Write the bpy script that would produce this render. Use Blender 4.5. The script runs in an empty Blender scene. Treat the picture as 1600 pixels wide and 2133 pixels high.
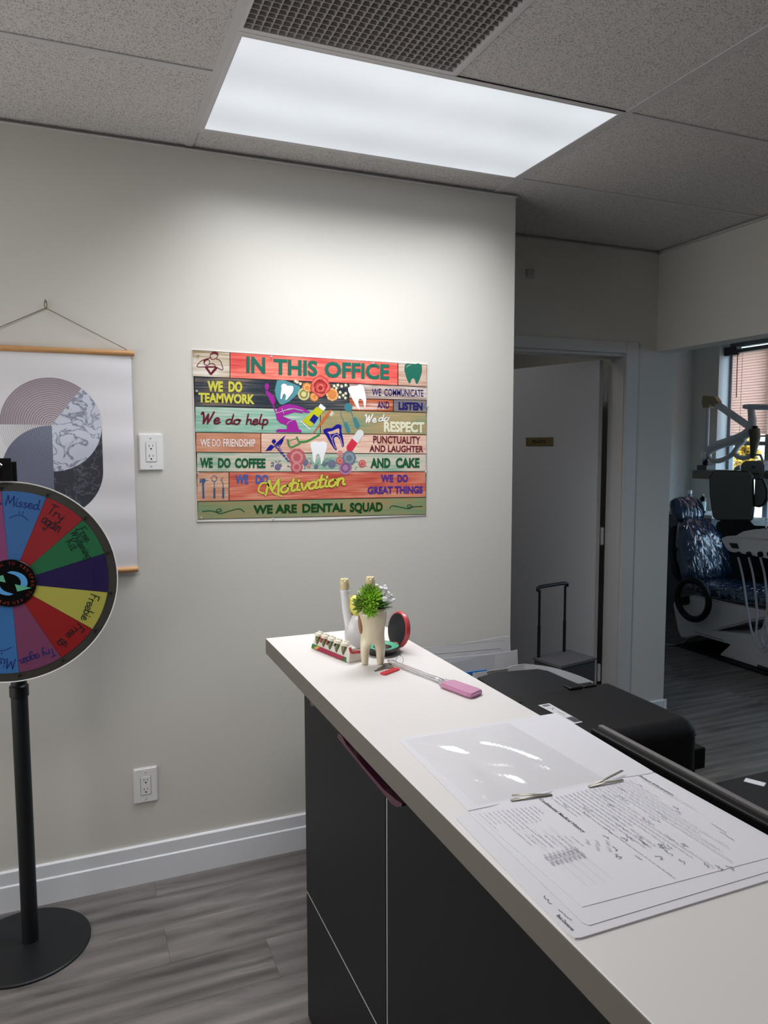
import bpy, bmesh, math, random
from mathutils import Vector, Matrix, noise
random.seed(7)
C = bpy.context.scene.collection
S = bpy.context.scene
PI = math.pi
sin, cos = math.sin, math.cos

# ------------------------------------------------------------------ camera
F_PX, YAW, PITCH, ROLL, CAM_H = 1554.2, 0.391821, 0.0870047, -0.0023725, 1.56
_f = Vector((sin(YAW)*cos(PITCH), cos(YAW)*cos(PITCH), -sin(PITCH)))
_r0 = Vector((cos(YAW), -sin(YAW), 0)); _u0 = _r0.cross(_f)
_r = _r0*cos(ROLL) + _u0*sin(ROLL); _u = -_r0*sin(ROLL) + _u0*cos(ROLL)
cd = bpy.data.cameras.new('camera'); cam = bpy.data.objects.new('camera', cd); C.objects.link(cam)
cd.sensor_fit = 'HORIZONTAL'; cd.sensor_width = 36; cd.lens = F_PX/1600*36; cd.clip_start = .05; cd.clip_end = 100
cam.matrix_world = Matrix(((_r.x, _u.x, -_f.x, 0), (_r.y, _u.y, -_f.y, 0), (_r.z, _u.z, -_f.z, CAM_H), (0, 0, 0, 1)))
S.camera = cam

def at(x, y, ax, val):
    """point of the photograph (px of 1600x2133) on the plane axis=val"""
    d = _f + _r*((x-800)/F_PX) - _u*((y-1066.5)/F_PX)
    o = Vector((0, 0, CAM_H)); t = (val-o[ax])/d[ax]
    return o + d*t

# ------------------------------------------------------------------ exposure, world, lamps
vs = S.view_settings; vs.view_transform = 'Standard'; vs.look = 'None'; vs.exposure = 0; vs.gamma = 1; vs.use_curve_mapping = False
w = bpy.data.worlds.new('sky'); S.world = w; w.use_nodes = True
bg = w.node_tree.nodes['Background']; bg.inputs[0].default_value = (.50, .74, 1, 1); bg.inputs[1].default_value = 5.5

def area(name, loc, rot, sx, sy, power, col=(1, 1, 1), spread=PI):
    l = bpy.data.lights.new(name, 'AREA'); l.shape = 'RECTANGLE'; l.size = sx; l.size_y = sy; l.energy = power; l.color = col; l.spread = spread
    o = bpy.data.objects.new(name, l); C.objects.link(o); o.location = loc; o.rotation_euler = rot
    return o
CZ = 2.584          # ceiling height
for _y, _w in ((4.22, 2.04), (1.6, 1.2)):
    _p = area('window_portal', (5.66, _y, 1.685), (0, math.radians(90), 0), 1.63, _w, 1); _p.data.cycles.is_portal = True
D = 2.707           # the lit wall
area('troffer_lamp', (1.005, 2.235, CZ-.012), (0, 0, 0), 1.16, .57, 17, (.97, .98, 1), math.radians(126))
area('second_troffer_lamp', (-.2115, 1.248, CZ-.012), (0, 0, 0), 1.16, .57, 11, (1, .98, .96), math.radians(176))
area('added_near_lamp', (1.005, .106, CZ-.012), (0, 0, 0), 1.16,  .57, .6, (1, .97, .97), math.radians(84))  # added overhead, out of view, to brighten the near end of the counter
area('added_door_fill', (1.5, 3.9, 2.58), (0, 0, 0), .5, .5, 3.2, (1, .97, .93))  # unseen lamp added to light the face of the open door
area('added_left_fill', (-1.80, 1.55, 1.45), (0, math.radians(-98), 0), 1.9, 2.0, 30, (1, .985, .965), math.radians(170))  # added fill panel brightening the left wall and ceiling; the wall has no window

# ------------------------------------------------------------------ materials
def lin(c):
    return tuple(((v/255)/12.92 if v/255 <= .04045 else ((v/255+.055)/1.055)**2.4) for v in c)
_M = {}
def mat(name, rgb, rough=.5, metal=0, bump=0, bscale=60, stretch=(1, 1, 1), var=0, coat=0, trans=0, spec=.5, emit=None, estr=0, alpha=1, sub=0, ior=1.45, objvar=0):
    if name in _M: return _M[name]
    m = bpy.data.materials.new(name); m.use_nodes = True; nt = m.node_tree; b = nt.nodes['Principled BSDF']
    c = (*lin(rgb), 1)
    b.inputs['Base Color'].default_value = c; b.inputs['Roughness'].default_value = rough; b.inputs['Metallic'].default_value = metal
    b.inputs['Coat Weight'].default_value = coat; b.inputs['Transmission Weight'].default_value = trans; b.inputs['Specular IOR Level'].default_value = spec
    b.inputs['Alpha'].default_value = alpha; b.inputs['IOR'].default_value = ior
    if emit: b.inputs['Emission Color'].default_value = (*lin(emit), 1); b.inputs['Emission Strength'].default_value = estr
    if bump or var:
        tc = nt.nodes.new('ShaderNodeTexCoord'); mp = nt.nodes.new('ShaderNodeMapping'); mp.inputs['Scale'].default_value = stretch
        n = nt.nodes.new('ShaderNodeTexNoise'); n.inputs['Scale'].default_value = bscale; n.inputs['Detail'].default_value = 4
        nt.links.new(tc.outputs['Object'], mp.inputs[0]); nt.links.new(mp.outputs[0], n.inputs[0])
        if bump:
            bp = nt.nodes.new('ShaderNodeBump'); bp.inputs['Strength'].default_value = bump; bp.inputs['Distance'].default_value = .004
            nt.links.new(n.outputs['Fac'], bp.inputs['Height']); nt.links.new(bp.outputs[0], b.inputs['Normal'])
        if var:
            r = nt.nodes.new('ShaderNodeMapRange'); r.inputs[1].default_value = .3; r.inputs[2].default_value = .7
            r.inputs[3].default_value = 1-var; r.inputs[4].default_value = 1+var
            h = nt.nodes.new('ShaderNodeHueSaturation'); h.inputs['Color'].default_value = c
            nt.links.new(n.outputs['Fac'], r.inputs[0]); nt.links.new(r.outputs[0], h.inputs['Value']); nt.links.new(h.outputs[0], b.inputs['Base Color'])
    _M[name] = m
    return m

def nodes(m): return m.node_tree, m.node_tree.nodes['Principled BSDF']
def add(nt, t, **k):
    n = nt.nodes.new(t)
    for a, v in k.items():
        if a.startswith('i_'):
            n.inputs[int(a[2:])].default_value = v
        else: setattr(n, a, v)
    return n
def ramp(nt, stops):
    r = nt.nodes.new('ShaderNodeValToRGB'); e = r.color_ramp.elements
    while len(e) < len(stops): e.new(.5)
    for i, (p, c) in enumerate(stops): e[i].position = p; e[i].color = (*lin(c), 1)
    return r

def wood_print(name, stops, seed=0, sc=1):
    """printed weathered-board colours: streaks along X"""
    if name in _M: return _M[name]
    m = mat(name, (128, 128, 128), .35); nt, b = nodes(m)
    tc = add(nt, 'ShaderNodeTexCoord'); mp = add(nt, 'ShaderNodeMapping'); mp.inputs['Scale'].default_value = (3*sc, 1, 60*sc); mp.inputs['Location'].default_value = (seed, 0, seed*3)
    n = add(nt, 'ShaderNodeTexNoise'); n.inputs['Scale'].default_value = 2.2; n.inputs['Detail'].default_value = 6; n.inputs['Distortion'].default_value = .6
    n2 = add(nt, 'ShaderNodeTexNoise'); n2.inputs['Scale'].default_value = 5; mp2 = add(nt, 'ShaderNodeMapping'); mp2.inputs['Scale'].default_value = (1, 1, 3); mp2.inputs['Location'].default_value = (seed*1.7, 0, 0)
    mx = add(nt, 'ShaderNodeMath', operation='MULTIPLY_ADD'); mx.inputs[1].default_value = .55
    mm = add(nt, 'ShaderNodeMath', operation='MULTIPLY'); mm.inputs[1].default_value = .45
    r = ramp(nt, stops)
    L = nt.links.new
    L(tc.outputs['Object'], mp.inputs[0]); L(mp.outputs[0], n.inputs[0]); L(tc.outputs['Object'], mp2.inputs[0]); L(mp2.outputs[0], n2.inputs[0])
    L(n2.outputs['Fac'], mm.inputs[0]); L(n.outputs['Fac'], mx.inputs[0]); L(mm.outputs[0], mx.inputs[2]); L(mx.outputs[0], r.inputs[0]); L(r.outputs[0], b.inputs['Base Color'])
    return m

WALL = mat('wall_paint', (212, 209, 202), .75, bump=.08, bscale=260, var=.01, spec=.3)
WALL_CORR = WALL
CEILM = mat('ceiling_tile_mat', (212, 208, 206), .9, spec=.1)
nt, b = nodes(CEILM)      # pinholed, fissured mineral tile
tc = add(nt, 'ShaderNodeTexCoord'); v = add(nt, 'ShaderNodeTexVoronoi'); v.inputs['Scale'].default_value = 300
n = add(nt, 'ShaderNodeTexNoise'); n.inputs['Scale'].default_value = 260; n.inputs['Detail'].default_value = 2
geo = add(nt, 'ShaderNodeNewGeometry')
nt.links.new(geo.outputs['Position'], v.inputs['Vector']); nt.links.new(geo.outputs['Position'], n.inputs['Vector'])
r1 = add(nt, 'ShaderNodeMapRange'); r1.inputs[1].default_value = .05; r1.inputs[2].default_value = .18
r2 = add(nt, 'ShaderNodeMapRange'); r2.inputs[1].default_value = .38; r2.inputs[2].default_value = .46
mul = add(nt, 'ShaderNodeMath', operation='MAXIMUM'); mxc = add(nt, 'ShaderNodeMixRGB'); mxc.inputs[1].default_value = (*lin((160, 156, 153)), 1); mxc.inputs[2].default_value = (*lin((212, 208, 206)), 1)
L = nt.links.new
n3 = add(nt, 'ShaderNodeTexNoise'); n3.inputs['Scale'].default_value = 110; n3.inputs['Detail'].default_value = 1; L(geo.outputs['Position'], n3.inputs['Vector'])
r3 = add(nt, 'ShaderNodeMapRange'); r3.inputs[1].default_value = .36; r3.inputs[2].default_value = .30
L(v.outputs['Distance'], r1.inputs[0]); L(n.outputs['Fac'], r2.inputs[0])
mn = add(nt, 'ShaderNodeMath', operation='MULTIPLY'); L(r1.outputs[0], mn.inputs[0]); L(r2.outputs[0], mn.inputs[1])
L(mn.outputs[0], mul.inputs[0]); L(r3.outputs[0], mul.inputs[1])
L(mul.outputs[0], mxc.inputs[0]); L(mxc.outputs[0], b.inputs['Base Color'])
bp = add(nt, 'ShaderNodeBump'); bp.inputs['Strength'].default_value = .25; bp.inputs['Distance'].default_value = .002; L(mul.outputs[0], bp.inputs['Height']); L(bp.outputs[0], b.inputs['Normal'])

TBAR = mat('tee_enamel', (198, 196, 196), .45)
TRIM = mat('trim_white', (228, 230, 235), .35)
WHITE = mat('white_plastic', (232, 232, 232), .35)
BLACKM = mat('black_metal', (26, 28, 31), .45, metal=.2)
BLACKP = mat('black_plastic', (19, 19, 21), .5, spec=.3, bump=.15, bscale=400)
CHROME = mat('chrome', (200, 200, 205), .2, metal=1)
STEEL = mat('steel', (150, 148, 144), .35, metal=1)

PLANK = mat('vinyl_plank', (120, 116, 114), .42, spec=.4)
nt, b = nodes(PLANK); L = nt.links.new
geo = add(nt, 'ShaderNodeNewGeometry'); oi = add(nt, 'ShaderNodeObjectInfo')
mp = add(nt, 'ShaderNodeMapping'); mp.inputs['Scale'].default_value = (1.6, 11, 1)
va = add(nt, 'ShaderNodeVectorMath', operation='MULTIPLY_ADD'); va.inputs[1].default_value = (1, 1, 1)
sc_ = add(nt, 'ShaderNodeMath', operation='MULTIPLY'); sc_.inputs[1].default_value = 37
cb = add(nt, 'ShaderNodeCombineXYZ'); L(oi.outputs['Random'], sc_.inputs[0]); L(sc_.outputs[0], cb.inputs[0]); L(sc_.outputs[0], cb.inputs[2])
L(geo.outputs['Position'], mp.inputs[0]); L(mp.outputs[0], va.inputs[0]); L(cb.outputs[0], va.inputs[2])
n1 = add(nt, 'ShaderNodeTexNoise'); n1.inputs['Scale'].default_value = 1.1; n1.inputs['Detail'].default_value = 7; n1.inputs['Roughness'].default_value = .62; n1.inputs['Distortion'].default_value = 1.1
wv = add(nt, 'ShaderNodeTexWave'); wv.bands_direction = 'Y'; wv.inputs['Scale'].default_value = .42; wv.inputs['Distortion'].default_value = 7; wv.inputs['Detail'].default_value = 4; wv.inputs['Detail Scale'].default_value = .8
L(va.outputs[0], n1.inputs['Vector']); L(va.outputs[0], wv.inputs['Vector'])
mx = add(nt, 'ShaderNodeMixRGB'); mx.inputs[0].default_value = .16; L(n1.outputs['Fac'], mx.inputs[1]); L(wv.outputs['Fac'], mx.inputs[2])
rp = ramp(nt, [(.3, (76, 73, 71)), (.45, (102, 98, 96)), (.57, (116, 111, 109)), (.72, (136, 131, 128))])
L(mx.outputs[0], rp.inputs[0])
hs = add(nt, 'ShaderNodeHueSaturation'); rr = add(nt, 'ShaderNodeMapRange'); rr.inputs[3].default_value = .9; rr.inputs[4].default_value = 1.08
L(oi.outputs['Random'], rr.inputs[0]); L(rr.outputs[0], hs.inputs['Value']); L(rp.outputs[0], hs.inputs['Color']); L(hs.outputs[0], b.inputs['Base Color'])
bp = add(nt, 'ShaderNodeBump'); bp.inputs['Strength'].default_value = .25; bp.inputs['Distance'].default_value = .002; L(n1.outputs['Fac'], bp.inputs['Height']); L(bp.outputs[0], b.inputs['Normal'])

# ------------------------------------------------------------------ mesh helpers
_WL = {}
def obj(name, bm, m, parent=None, smooth=False, loc=None, **props):
    """links the bmesh (given in world coordinates) as ONE mesh object"""
    me = bpy.data.meshes.new(name)
    if parent is not None: o0 = _WL[parent.name]
    elif loc is not None: o0 = Vector(loc)
    else:
        if bm.verts:
            xs = [v.co.x for v in bm.verts]; ys = [v.co.y for v in bm.verts]; zs = [v.co.z for v in bm.verts]
            o0 = Vector(((min(xs)+max(xs))/2, (min(ys)+max(ys))/2, min(zs)))
        else: o0 = Vector()
    bmesh.ops.translate(bm, verts=bm.verts, vec=-o0)
    bm.to_mesh(me); bm.free()
    if smooth:
        for p in me.polygons: p.use_smooth = True
    for q in (m if isinstance(m, (list, tuple)) else [m]): me.materials.append(q)
    o = bpy.data.objects.new(name, me); C.objects.link(o)
    if parent is not None: o.parent = parent
    else: o.location = o0
    _WL[o.name] = o0
    for k, v_ in props.items(): o[k] = v_
    if smooth == 'auto':
        me.set_sharp_from_angle(angle=math.radians(35))
    return o
def thing(name, label, cat, loc, group=None):
    o = bpy.data.objects.new(name, None); C.objects.link(o); o.location = loc; o.empty_display_size = .05
    o['label'] = label; o['category'] = cat
    if group: o['group'] = group
    _WL[o.name] = Vector(loc); return o
def tag(o, label, cat, group=None):
    o['label'] = label; o['category'] = cat
    if group: o['group'] = group
    return o
def struct(name, bm, m, parent=None, **k):
    o = obj(name, bm, m, parent, **k)
    if parent is None: o['kind'] = 'structure'
    return o
def B(): return bmesh.new()
def box(bm, x0, x1, y0, y1, z0, z1, bev=0, seg=2, M=None):
    r = bmesh.ops.create_cube(bm, size=1); vs_ = r['verts']
    for v_ in vs_: v_.co = Vector(((x0+x1)/2+v_.co.x*(x1-x0), (y0+y1)/2+v_.co.y*(y1-y0), (z0+z1)/2+v_.co.z*(z1-z0)))
    if bev:
        es = list({e for v_ in vs_ for e in v_.link_edges})
        rr_ = bmesh.ops.bevel(bm, geom=es, offset=bev, segments=seg, affect='EDGES', profile=.5)
        vs_ = list({v_ for f_ in rr_['faces'] for v_ in f_.verts} | {v_ for v_ in vs_ if v_.is_valid})
    if M is not None: bmesh.ops.transform(bm, matrix=M, verts=[v_ for v_ in vs_ if v_.is_valid])
    return bm
def bx(*a, **k): return box(B(), *a, **k)
def rotabout(p, ang, axis):
    return Matrix.Translation(Vector(p)) @ Matrix.Rotation(ang, 4, axis) @ Matrix.Translation(-Vector(p))
def catmull(pts, n=8, closed=False):
    P = [Vector(p) for p in pts]; out = []
    m = len(P); rng = range(m if closed else m-1)
    for i in rng:
        p1, p2 = P[i], P[(i+1) % m]
        p0 = P[(i-1) % m] if (closed or i > 0) else p1*2-p2
        p3 = P[(i+2) % m] if (closed or i+2 < m) else p2*2-p1
        for j in range(n):
            t = j/n
            out.append(.5*((2*p1)+(p2-p0)*t+(2*p0-5*p1+4*p2-p3)*t*t+(3*p1-p0-3*p2+p3)*t**3))
    if not closed: out.append(P[-1].copy())
    return out
def tube(bm, pts, r, n=10, closed=False, flat=1, cap=True):
    """swept tube; r number or list"""
    P = [Vector(p) for p in pts]; m = len(P); R = r if isinstance(r, (list, tuple)) else [r]*m
    rings = []; up = None
    for i in range(m):
        a = P[(i-1) % m] if (closed or i > 0) else P[i]; c = P[(i+1) % m] if (closed or i < m-1) else P[i]
        t = (c-a).normalized()
        if up is None: up = Vector((0, 0, 1)) if abs(t.z) < .9 else Vector((1, 0, 0))
        s_ = t.cross(up)
        if s_.length < 1e-5: s_ = t.cross(Vector((0, 1, 0)))
        s_.normalize(); up = s_.cross(t).normalized()
        rings.append([bm.verts.new(P[i]+(s_*cos(2*PI*k/n)+up*(sin(2*PI*k/n)*flat))*R[i]) for k in range(n)])
    for i in range(m if closed else m-1):
        A, Bq = rings[i], rings[(i+1) % m]
        for k in range(n): bm.faces.new((A[k], A[(k+1) % n], Bq[(k+1) % n], Bq[k]))
    if cap and not closed:
        bm.faces.new(rings[0][::-1]); bm.faces.new(rings[-1])
    return bm
def lathe(bm, prof, c, n=32, axis=None, wob=None):
    """profile [(r,h)] about z through c (or an axis vector)"""
    c = Vector(c); q = Vector((0, 0, 1)).rotation_difference(Vector(axis)) if axis is not None else None
    rings = []
    for r, h in prof:
        ring = []
        for k in range(n):
            a = 2*PI*k/n; rr_ = max(r, 1e-5)*(wob(a, h) if wob else 1)
            p = Vector((rr_*cos(a), rr_*sin(a), h))
            if q: p = q @ p
            ring.append(bm.verts.new(c+p))
        rings.append(ring)
    for A, Bq in zip(rings, rings[1:]):
        for k in range(n): bm.faces.new((A[k], A[(k+1) % n], Bq[(k+1) % n], Bq[k]))
    bm.faces.new(rings[0][::-1]); bm.faces.new(rings[-1])
    return bm
def prism(bm, pts, thick, frame):
    """2-D outline extruded by thick along the frame's normal; frame=(O,U,V,N)"""
    O, U, V_, N = [Vector(q) for q in frame]
    a = [bm.verts.new(O+U*p[0]+V_*p[1]) for p in pts]; c = [bm.verts.new(v_.co+N*thick) for v_ in a]
    n = len(a)
    f1 = bm.faces.new(a[::-1]); f2 = bm.faces.new(c)
    for i in range(n): bm.faces.new((a[i], a[(i+1) % n], c[(i+1) % n], c[i]))
    bmesh.ops.recalc_face_normals(bm, faces=bm.faces)
    return bm
def bevel_all(bm, off, seg=2):
    bmesh.ops.bevel(bm, geom=[e for e in bm.edges if len(e.link_faces) == 2 and e.calc_face_angle(0) > .5], offset=off, segments=seg, affect='EDGES'); return bm
def rrect(x0, x1, y0, y1, r, n=5):
    o = []
    for cx, cy, a0 in ((x1-r, y1-r, 0), (x0+r, y1-r, PI/2), (x0+r, y0+r, PI), (x1-r, y0+r, 1.5*PI)):
        for k in range(n+1): a = a0+PI/2*k/n; o.append((cx+r*cos(a), cy+r*sin(a)))
    return o
def ball(bm, c, r, n=12, s=(1, 1, 1)):
    q = bmesh.ops.create_uvsphere(bm, u_segments=n, v_segments=max(6, n//2+2), radius=r)
    for v_ in q['verts']: v_.co = Vector((v_.co.x*s[0], v_.co.y*s[1], v_.co.z*s[2]))+Vector(c)
    return bm

# ------- flat print: shapes are (verts2d, faces) on a frame (O,U,V,N)
def poly(pts): return ([tuple(p) for p in pts], [tuple(range(len(pts)))])
def disc(c, r, n=24, r2=None): r2 = r2 or r; return poly([(c[0]+r*cos(2*PI*k/n), c[1]+r2*sin(2*PI*k/n)) for k in range(n)])
def ribbon(pts, w_, closed=False, taper=False, n=0):
    P = [Vector((p[0], p[1])) for p in pts]
    if n: P = [Vector((q.x, q.y)) for q in catmull([(p.x, p.y, 0) for p in P], n, closed)]
    vs_, fs = [], []; m = len(P)
    for i in range(m):
        a = P[(i-1) % m] if (closed or i) else P[i]; c = P[(i+1) % m] if (closed or i < m-1) else P[i]
        t = (c-a)
        if t.length < 1e-9: t = Vector((1, 0))
        t.normalize(); nn = Vector((-t.y, t.x))
        k = w_/2*((.35+.65*sin(PI*min(1, max(0, i/(m-1))))) if taper else 1)
        vs_ += [tuple(P[i]+nn*k), tuple(P[i]-nn*k)]
    for i in range(m if closed else m-1):
        j = (i+1) % m; fs.append((2*i, 2*i+1, 2*j+1, 2*j))
    return (vs_, fs)
def flat(name, shapes, m, frame, lift, parent, **k):
    O, U, V_, N = [Vector(q) for q in frame]; bm = B()
    for k_, (vs_, fs) in enumerate(shapes):
        vv = [bm.verts.new(O+U*p[0]+V_*p[1]+N*(lift+k_*6e-6)) for p in vs_]
        for f in fs:
            try: fc = bm.faces.new([vv[i] for i in f])
            except ValueError: continue
    bm.normal_update()
    bmesh.ops.triangulate(bm, faces=[f for f in bm.faces if len(f.verts) > 4])
    bm.normal_update()
    for f in bm.faces:
        if f.normal.dot(N) < 0: f.normal_flip()
    return obj(name, bm, m, parent, **k)
_TX = {}
def text(s, p0, p1, p2, bold=.0, shear=0):
    """lettering: baseline p0->p1, p2 = top of the first letter; fitted to that box"""
    key = (s, bold, shear)
    if key not in _TX:
        cu = bpy.data.curves.new('t', 'FONT'); cu.body = s; cu.offset = bold; cu.shear = shear; cu.resolution_u = 3; cu.fill_mode = 'BOTH' if False else 'FRONT'
        o = bpy.data.objects.new('t', cu); C.objects.link(o); bpy.context.view_layer.update()
        me = bpy.data.meshes.new_from_object(o.evaluated_get(bpy.context.evaluated_depsgraph_get()))
        vs_ = [(v_.co.x, v_.co.y) for v_ in me.vertices]; fs = [tuple(p.vertices) for p in me.polygons]
        bpy.data.objects.remove(o); bpy.data.meshes.remove(me); bpy.data.curves.remove(cu)
        x0 = min(v_[0] for v_ in vs_); x1 = max(v_[0] for v_ in vs_); y1 = max(v_[1] for v_ in vs_); y0 = min(v_[1] for v_ in vs_) if not any(ch in 'gjpqy,Q' for ch in s) else 0
        _TX[key] = ([((a-x0)/(x1-x0), (c-y0)/(y1-y0)) for a, c in vs_], fs)
    vs_, fs = _TX[key]; p0, p1, p2 = Vector(p0[:2]), Vector(p1[:2]), Vector(p2[:2])
    return ([tuple(p0+(p1-p0)*a+(p2-p0)*c) for a, c in vs_], fs)
GL = {
'a': (.55, [[(.45, .38), (.3, .5), (.1, .42), (.04, .2), (.15, .02), (.33, .08), (.45, .3)], [(.46, .5), (.43, .15), (.5, .02), (.6, .08)]]),
'b': (.5, [[(.1, 1), (.06, .5), (.07, .02)], [(.07, .3), (.2, .5), (.4, .42), (.42, .15), (.25, 0), (.08, .06)]]),
'd': (.57, [[(.45, .38), (.3, .5), (.1, .42), (.04, .2), (.15, .02), (.33, .08), (.45, .3)], [(.5, 1.), (.45, .5), (.45, .1), (.58, .06)]]),
'e': (.48, [[(.06, .22), (.36, .3), (.35, .47), (.2, .5), (.06, .32), (.08, .06), (.25, 0), (.48, .14)]]),
'g': (.55, [[(.45, .38), (.3, .5), (.1, .42), (.04, .2), (.15, .02), (.33, .08), (.45, .3)], [(.47, .5), (.46, 0), (.38, -.38), (.15, -.4), (.1, -.25)]]),
'h': (.52, [[(.12, 1.), (.08, .5), (.07, 0)], [(.08, .25), (.22, .48), (.38, .42), (.38, .1), (.5, .04)]]),
'i': (.26, [[(.1, .5), (.09, .1), (.24, .04)], [(.12, .7), (.14, .77)]]),
'k': (.48, [[(.08, 1), (.07, 0)], [(.4, .5), (.1, .22)], [(.15, .27), (.42, 0)]]),
'l': (.28, [[(.16, 1), (.08, .5), (.1, .08), (.26, .05)]]),
'n': (.52, [[(.06, .5), (.06, 0)], [(.06, .3), (.2, .5), (.36, .44), (.37, .1), (.49, .04)]]),
'o': (.5, [[(.25, .5), (.06, .38), (.05, .12), (.22, 0), (.4, .12), (.4, .38), (.25, .5), (.5, .42)]]),
'p': (.5, [[(.07, .5), (.06, -.4)], [(.07, .35), (.22, .5), (.4, .4), (.4, .12), (.22, 0), (.08, .08)]]),
'r': (.4, [[(.06, .5), (.06, 0)], [(.06, .3), (.2, .48), (.36, .46)]]),
's': (.42, [[(.35, .44), (.2, .5), (.08, .4), (.2, .27), (.33, .15), (.2, 0), (.05, .06)]]),
't': (.36, [[(.17, .9), (.13, .2), (.2, .02), (.34, .1)], [(0, .58), (.34, .6)]]),
'u': (.52, [[(.06, .5), (.08, .12), (.2, 0), (.38, .15)], [(.42, .5), (.4, .1), (.5, .03)]]),
'v': (.45, [[(.04, .5), (.2, .02), (.42, .5)]]),
'y': (.5, [[(.06, .5), (.1, .2), (.25, .12), (.42, .3)], [(.45, .5), (.4, 0), (.25, -.38), (.08, -.35)]]),
'F': (.6, [[(.15, .95), (.1, 0)], [(.1, .95), (.6, .98)], [(.1, .5), (.42, .52)]]),
'K': (.6, [[(.12, 1), (.1, 0)], [(.5, .95), (.12, .45)], [(.15, .5), (.55, 0)]]),
'M': (.85, [[(.05, 0), (.15, 1)], [(.15, 1), (.38, .25)], [(.38, .25), (.68, 1)], [(.68, 1), (.75, 0)]]),
'T': (.6, [[(.3, .95), (.27, 0)], [(.0, .93), (.6, .97)]]),
'W': (.95, [[(.0, .85), (.1, 1), (.2, .6), (.22, 0)], [(.22, 0), (.5, .85)], [(.5, .85), (.52, 0)], [(.52, 0), (.75, .6), (.9, 1.05)]]),
'S': (.5, [[(.45, .88), (.25, 1), (.06, .8), (.25, .5), (.42, .25), (.22, 0), (.02, .1)]]),
' ': (.4, [])}
def script(s, p0, p1, p2, w_, jit=0, n=5, taper=False):
    """hand lettering as pen strokes, fitted to baseline p0->p1 and height p0->p2"""
    tot = sum(GL[c][0] for c in s); p0, p1, p2 = Vector(p0[:2]), Vector(p1[:2]), Vector(p2[:2]); out = []; x = 0
    for c in s:
        wd, st = GL[c]; jy = random.uniform(-jit, jit)
        for q in st:
            pts = [p0+(p1-p0)*((x+a)/tot)+(p2-p0)*(b_+jy) for a, b_ in q]
            out.append(ribbon(pts, w_, n=n if len(pts) > 2 else 0, taper=taper and len(pts) > 2))
            out += [disc(pts[0], w_*.5, 8), disc(pts[-1], w_*.5, 8)]
        x += wd
    return out

# ------------------------------------------------------------------ room shell
XP, XQ = 2.90, 3.02        # partition wall between office and operatory
YD = 3.19                  # wall with the private door
XWIN, YFAR = 5.50, 5.55    # operatory window wall and far wall
WALLD = WALL
floor = struct('floor', bx(-1.9, 5.75, -3, 5.7, -.06, -.004), mat('subfloor', (70, 68, 66), .7), loc=(0, 0, 0))
W_, Lp = .1845, 1.22
pm = B(); box(pm, .0003, Lp-.0003, .0003, W_-.0003, -.004, 0); pme = bpy.data.meshes.new('plank'); pm.to_mesh(pme); pm.free(); pme.materials.append(PLANK)
rows = range(int(-1.2/W_)-1, 30)
offs = {11: .215-Lp, 12: .212-2*Lp+.9, 10: .508-Lp, 13: .21-Lp}
for j in range(-8, 30):
    y = 2.408-.1845*12+j*W_            # row boundaries fall on y = 2.408
    if y < -1.6 or y > YFAR-.02: continue
    off = offs.get(j, random.uniform(-Lp, 0))
    x = off-2*Lp
    while x < 5.5:
        if x > -1.85:
            if y < 3.1 or x > 2.7-Lp or y > 3.2:
                wy = min(W_, YFAR-y)
                p = bpy.data.objects.new('plank', pme); C.objects.link(p); p.parent = floor; p.location = (x, y, 0)
        x += Lp
bm = B(); box(bm, -1.97, 1.705, D, D+.123, 0, 2.62)
struct('wall_front', bm, WALL)
struct('wall_return', bx(1.6, 1.705, D+.123, YD, 0, 2.62), WALL)
bm = B(); box(bm, 1.6, 1.80, YD, YD+.12, 0, 2.62); box(bm, 1.80, 2.705, YD, YD+.12, 2.05, 2.62); box(bm, 2.705, XQ, YD, YD+.12, 0, 2.62)
struct('wall_corridor', bm, WALL)
bm = B(); box(bm, XP, XQ, 1.2, YD, 2.065, 2.62); box(bm, XP, XQ, -3, 1.2, 0, 2.62)
struct('wall_partition', bm, WALL)
struct('wall_storeroom', bx(XP, XQ, YD+.12, YFAR, 0, 2.62), WALL)
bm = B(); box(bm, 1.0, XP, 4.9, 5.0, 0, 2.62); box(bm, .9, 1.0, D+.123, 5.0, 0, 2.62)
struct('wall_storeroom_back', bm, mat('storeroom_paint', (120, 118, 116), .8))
struct('wall_far', bx(XQ-.12, 5.75, YFAR, YFAR+.12, 0, 2.62), WALL)
bm = B(); Y0, Y1, Z0, Z1 = 3.2, 5.24, .87, 2.50
box(bm, XWIN, 5.72, -3, 1.0, 0, 2.62); box(bm, XWIN, 5.72, 2.2, Y0, 0, 2.62); box(bm, XWIN, 5.72, 1.0, 2.2, 0, Z0); box(bm, XWIN, 5.72, 1.0, 2.2, Z1, 2.62); box(bm, XWIN, 5.72, Y1, YFAR, 0, 2.62); box(bm, XWIN, 5.72, Y0, Y1, 0, Z0); box(bm, XWIN, 5.72, Y0, Y1, Z1, 2.62)
struct('wall_window', bm, WALL)
REAR_DARK = mat('rear_bounce_dark', (104, 100, 98), .8)  # unseen rear wall darkened to cut light bounced onto partition and ceiling
struct('wall_left', bx(-1.97, -1.85, -3, D, 0, 2.62), WALL)
struct('wall_rear', bx(-1.97, 5.72, -3.12, -3, 0, 2.62), REAR_DARK)

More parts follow.
